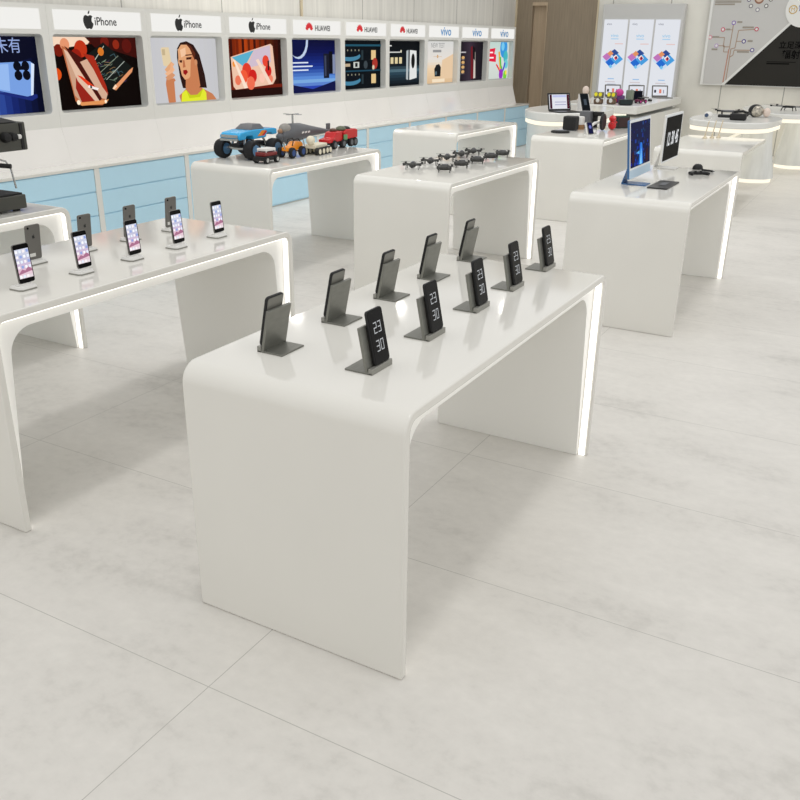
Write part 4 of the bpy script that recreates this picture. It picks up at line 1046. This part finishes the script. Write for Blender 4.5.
b = MB(); b.ball((0,0,.012),(.05,.032,.022), BLACK, 14); b.box((-.045,-.028,0),(.045,.028,.008), BLACK); b.obj('shell', t)
b = MB(); b.lathe([(.007,-.004),(.007,.004)], GREYPL, c=(-.02,0,.034), axis='y', seg=10); b.obj('wheel', t)
for i, (x, y, l) in enumerate(((12.2, 2.42, 'left open laptop with white screen in front of the banners'), (12.3, 2.08, 'middle open laptop with white screen in front of the banners'), (12.45, 1.76, 'right open laptop with white screen in front of the banners'))):
    laptop(l, (x, y, ZC), -1.0, (False, [(-.36,.35,.12,.25,(40,40,60)),(-.05,.3,.14,.35,(220,130,110)),(.2,.3,.05,.3,(120,120,150))]), .25, .165, 12, 'open laptops before the banners')

# ------------------------------------------------------------------ banners
t = thing('banner_wall', 'grey-white freestanding display panel carrying three tall posters', 'display panel', (XB-.12, 2.32, 0))
b = MB(); b.box((-.04,-.645,.0),(.10,.605,2.12), mat('pale_grey_panel',(206,206,204),.4)); b.obj('panel', t, bev=.004)
BP = emat((240,243,250), .86)
for k, y0 in enumerate((2.885, 2.485, 2.085)):
    w, z0, z1 = .37, .70, 1.90
    M = Matrix.Translation((-.041, y0-2.32, 0)) @ FACE_NX
    b = MB(); b.prism([(0,z0),(w,z0),(w,z1),(0,z1)], .008, BP, M); po = b.obj('poster', t); lab(po, ['left', 'middle', 'right'][k] + ' tall white backlit poster')
    b = MB(); zz = .0085; cx, cyy = .185, 1.33
    def dia(dx, dy, a, c_, rgb):
        b.flat([(cx+dx-a,cyy+dy),(cx+dx,cyy+dy-c_),(cx+dx+a,cyy+dy),(cx+dx,cyy+dy+c_)], b.zz, emat(rgb,.95), M); b.zz += .0003
    b.zz = zz
    dia(0,-.01,.17,.14,(206,226,246)); dia(-.095,.03,.07,.06,(196,120,190)); dia(-.03,-.05,.08,.07,(40,110,210)); dia(.07,.0,.10,.085,(74,160,226)); dia(.02,.09,.075,.055,(50,80,150)); dia(-.04,.08,.05,.045,(230,150,100)); dia(.05,.02,.045,.045,(250,250,252)); dia(.055,.015,.03,.035,(226,60,60)); dia(.06,.02,.018,.02,(40,50,90)); dia(-.02,-.11,.03,.03,(120,196,240))
    b.obj('artwork', po, smooth=False)
    text('lettering', 'vivo', .075, emat((130,196,234),.95), po, at2(M, .185, 1.67, .009), depth=.0004)
    text('heading', 'vivo', .05, emat((120,124,140),.95), po, at2(M, .085, 1.835, .009), depth=.0004)
    b = MB()
    for q, (x0_, x1_, y_, c) in enumerate(((.13,.25,1.615,(170,210,240)), (.2,.33,1.545,(232,200,196)), (.14,.24,1.03,(150,190,230)), (.10,.26,.985,(210,200,205)), (.14,.28,.95,(190,196,210)))):
        b.flat([(x0_,y_),(x1_,y_),(x1_,y_+.014),(x0_,y_+.014)], .009, emat(c,.95), M)
    b.obj('text_lines', po, smooth=False)

# ------------------------------------------------------------------ information board on the back wall
bd = thing('information_board', 'large wall board with black diagonal panel and a branching tree diagram', 'board', (XB-.002, 1.33, .99))
U = .0142
BG = mat('board_grey', (204,203,200), .4); BW = mat('board_white', (236,236,232), .35); BK = mat('board_black', (38,36,31), .4, spec=.25); BKT = mat('board_black_text', (5,5,5), .5, spec=.05)
M = FACE_NX
DX = -6*U
b = MB(); b.box((-.05,-2.6,0),(0,.0,2.1), BG); b.obj('back_panel', bd)
b = MB(); b.prism([(0,0),(.035,0),(.035,2.1),(0,2.1)], .062, BW, M); b.prism([(.035,0),(2.6,0),(2.6,.012),(.035,.012)], .056, BW, M); b.obj('frame', bd)
b = MB(); z = .054
b.prism([(22*U,.012),(25.5*U,.012),(86*U,.87+.05),(84*U,.94)], .008, BW, M, .0501); b.obj('white_stripe', bd)
b = MB(); b.prism([(25.5*U,.012),(2.6,.012),(2.6,.92),(86*U,.92)], .014, BK, M, .0501); lab(b.obj('dark_panel', bd), 'glossy black slanted panel')
b = MB(); b.prism(disc(91*U, 74*U, 17*U, 40), .022, BW, M, .0501); ci = b.obj('round_badge', bd)
GO = mat('badge_gold', (206,170,84), .3, .4); NV = mat('badge_navy', (70,76,160), .5)
b = MB()
b.tube([(-.0725, -(81*U+.052*math.cos(2*PI*k/24)), 73.5*U+.052*math.sin(2*PI*k/24)) for k in range(25)], .006, GO); b.obj('badge_ring', ci)
text('badge_letter', 'M', .075, GO, ci, at2(M, 81*U, 73.5*U, .073), depth=.0008)
text('badge_lettering', '智能', .09, NV, ci, at2(M, 92*U, 74.5*U, .073), depth=.0008)
text('panel_lettering', '立足深圳', .105, BKT, bd, at2(M, 88*U, 40*U, .066), depth=.002, bold=.002)
text('panel_lettering', '辐射全国', .125, BKT, bd, at2(M, 95*U, 31*U, .066), depth=.002, bold=.002)
b = MB(); b.flat([(64*U,24*U),(92*U,24*U),(92*U,24.6*U),(64*U,24.6*U)], .0655, BKT, M); b.flat([(64*U,22*U),(86*U,22*U),(86*U,23.2*U),(64*U,23.2*U)], .0655, BKT, M); b.obj('panel_lines', bd, smooth=False)
# tree diagram
TN = mat('tree_brown', (176,150,130), .6); TXT = mat('tree_text', (160,152,140), .6)
b = MB()
def seg(pts, w, m, z=.0515):
    for (xa, ya), (xb, yb) in zip(pts, pts[1:]):
        dx, dy = xb-xa, yb-ya; l = math.hypot(dx, dy); nx, ny = -dy/l*w/2, dx/l*w/2
        b.prism([((xa+nx)*U,(ya+ny)*U),((xb+nx)*U,(yb+ny)*U),((xb-nx)*U,(yb-ny)*U),((xa-nx)*U,(ya-ny)*U)], .001, m, M, z-.0012)
seg([(23.4,3),(24.6,36)], 1.2, mat('tree_rust',(190,140,120),.6)); seg([(26,3),(26.6,36)], 1.0, TN)
seg([(25,36),(25.6,60)], .9, TN); seg([(24.5,38),(18.5,38),(18.5,47),(6,47)], .8, TN); seg([(24.5,33),(19.5,33),(19.5,39),(12,39)], .8, TN)
seg([(25.4,54.5),(16,54.5)], .7, TN); seg([(26.5,36),(30.5,37),(31.5,54),(47,55)], .9, TN); seg([(31,43.5),(38,43.5)], .8, TN); seg([(26.5,28),(29.5,30),(30,35),(46,35)], .9, TN)
b.obj('tree_diagram', bd, smooth=False)
for (a_, b_), rgb in (((25.6,61.2),(140,110,190)), ((15.8,54.7),(210,80,110)), ((3.9,47.1),(226,150,170)), ((11.4,39),(190,160,206)), ((49,55.2),(196,50,84)), ((38.3,43.5),(70,50,140)), ((47.9,35.2),(90,76,150)),
                      ((37.3,83),(110,104,130)), ((40,77),(120,116,122)), ((47,73.5),(150,146,160)), ((54.8,77),(110,108,108)), ((58.3,83),(120,116,112))):
    b = MB(); b.prism(disc(a_*U,b_*U,2.1*U,18), .003, mat('ring_%d_%d_%d' % rgb, rgb, .5), M, .0502); b.prism(disc(a_*U,b_*U,1.25*U,16), .001, BW, M, .0533); b.obj('tree_node', bd)
b = MB(); b.prism(disc(47.2*U,83.5*U,4.6*U,24), .003, mat('node_brown',(150,106,84),.5), M, .0502); b.prism(disc(47.2*U,84*U,3.4*U,22), .001, mat('node_tan',(214,190,170),.5), M, .0533); b.obj('tree_node', bd)
b = MB()
for x0_, x1_, y_ in ((19,23,54),(6,13,46.6),(7,13,34.5),(35,46,56),(42,47,43),(33,45,32.5),(29,34,61)):
    b.flat([(x0_*U,y_*U),(x1_*U,y_*U),(x1_*U,(y_+1.7)*U),(x0_*U,(y_+1.7)*U)], .0524, TXT, M)
for k in range(4): b.flat([(4*U,(78+2.2*k)*U),((30-6*(k==0))*U,(78+2.2*k)*U),((30-6*(k==0))*U,(79.5+2.2*k)*U),(4*U,(79.5+2.2*k)*U)], .0524, TXT, M)
b.obj('text_lines', bd, smooth=False)

# ------------------------------------------------------------------ drone gear on the island counter
ZI = .75
t = thing('camera', 'small white camera with blue lens at left end of the island counter', 'camera', (9.42, .49, ZI), 0)
b = MB(); b.ball((0,0,.045),(.05,.055,.042), WHPL, 16); b.box((-.03,-.04,0),(.03,.04,.03), WHPL); b.obj('shell', t)
b = MB(); b.lathe([(0,0),(.022,0),(.022,.02),(0,.022)], mat('blue_lens',(60,80,110),.2), axis='x', seg=16, M=Matrix.Translation((-.04,.01,.048)) @ Matrix.Rotation(PI,4,'Z')); b.obj('lens', t)
t = thing('vr_headset', 'black virtual reality headset with looped strap on the island counter', 'headset', (9.52, .20, ZI), 0)
b = MB(); b.box((-.06,-.12,0),(.05,.06,.075), MATTB); b.obj('visor', t, bev=.018)
b = MB(); b.tube([(.03,-.11,.05),(.14,-.13,.07),(.20,-.04,.085),(.16,.06,.075),(.04,.05,.05)], .014, MATTB); b.obj('strap', t)
b = MB(); b.box((-.02,.06,.02),(.03,.20,.055), BLACK); b.obj('battery_pack', t, bev=.012)
t = thing('drone', 'black drone with spread arms behind the black headset', 'drone', (10.3, .42, ZI), .3); t.scale = (.72,.72,.62)
b = MB(); b.box((-.06,-.12,.05),(.06,.12,.09), GREYPL); b.obj('drone_body', t, bev=.02)
for sx, sy in ((-1,-1),(-1,1),(1,-1),(1,1)):
    b = MB(); b.tube([(.04*sx,.08*sy,.07),(.13*sx,.19*sy,.08)], .010, MATTB); b.cyl((.13*sx,.19*sy,.07),(.13*sx,.19*sy,.10),.018,MATTB); b.cyl((.06*sx,.10*sy,.06),(.06*sx,.10*sy,0),.007,MATTB); a = b.obj('arm', t)
    b = MB(); b.box((-.10,-.008,.101),(.10,.008,.104), MATTB, Matrix.Translation((.13*sx,.19*sy,0)) @ Matrix.Rotation(R(40*sy),4,'Z')); b.obj('rotor', a)
t = thing('helmet', 'silver and black round helmet between the drones on the island counter', 'helmet', (10.15, .04, ZI), 0); t.scale = (.78,.78,.78)
b = MB(); b.ball((0,.05,.095),(.11,.11,.095), MATTB, 20); b.obj('shell', t)
b = MB(); b.ball((-.035,.02,.09),(.095,.10,.085), mat('silver_mesh',(170,164,152),.35,.5,noise=.3,nscale=30), 20); b.obj('visor', t)
b = MB(); b.ball((-.02,-.12,.075),(.07,.055,.07), PINKW, 16); b.obj('ear_pad', t)
t = thing('drone', 'large black drone with grey rotors behind the helmet, by the back wall', 'drone', (11.55, -.14, ZI+.004), -.25); t.scale = (.72,.72,.42)
b = MB(); b.box((-.08,-.10,.09),(.08,.10,.15), MATTB); b.obj('drone_body', t, bev=.02)
for sx, sy in ((-1,-1),(-1,1),(1,-1),(1,1)):
    b = MB(); b.tube([(.05*sx,.07*sy,.12),(.14*sx,.28*sy,.14)], .011, GREYPL); b.cyl((.14*sx,.28*sy,.12),(.14*sx,.28*sy,.165),.02,MATTB); b.cyl((.07*sx,.09*sy,.10),(.08*sx,.11*sy,0),.008,MATTB); a = b.obj('arm', t)
    b = MB(); b.box((-.13,-.012,.166),(.13,.012,.170), GREYPL, Matrix.Translation((.14*sx,.28*sy,0)) @ Matrix.Rotation(R(90+20*sy),4,'Z')); b.obj('rotor', a)
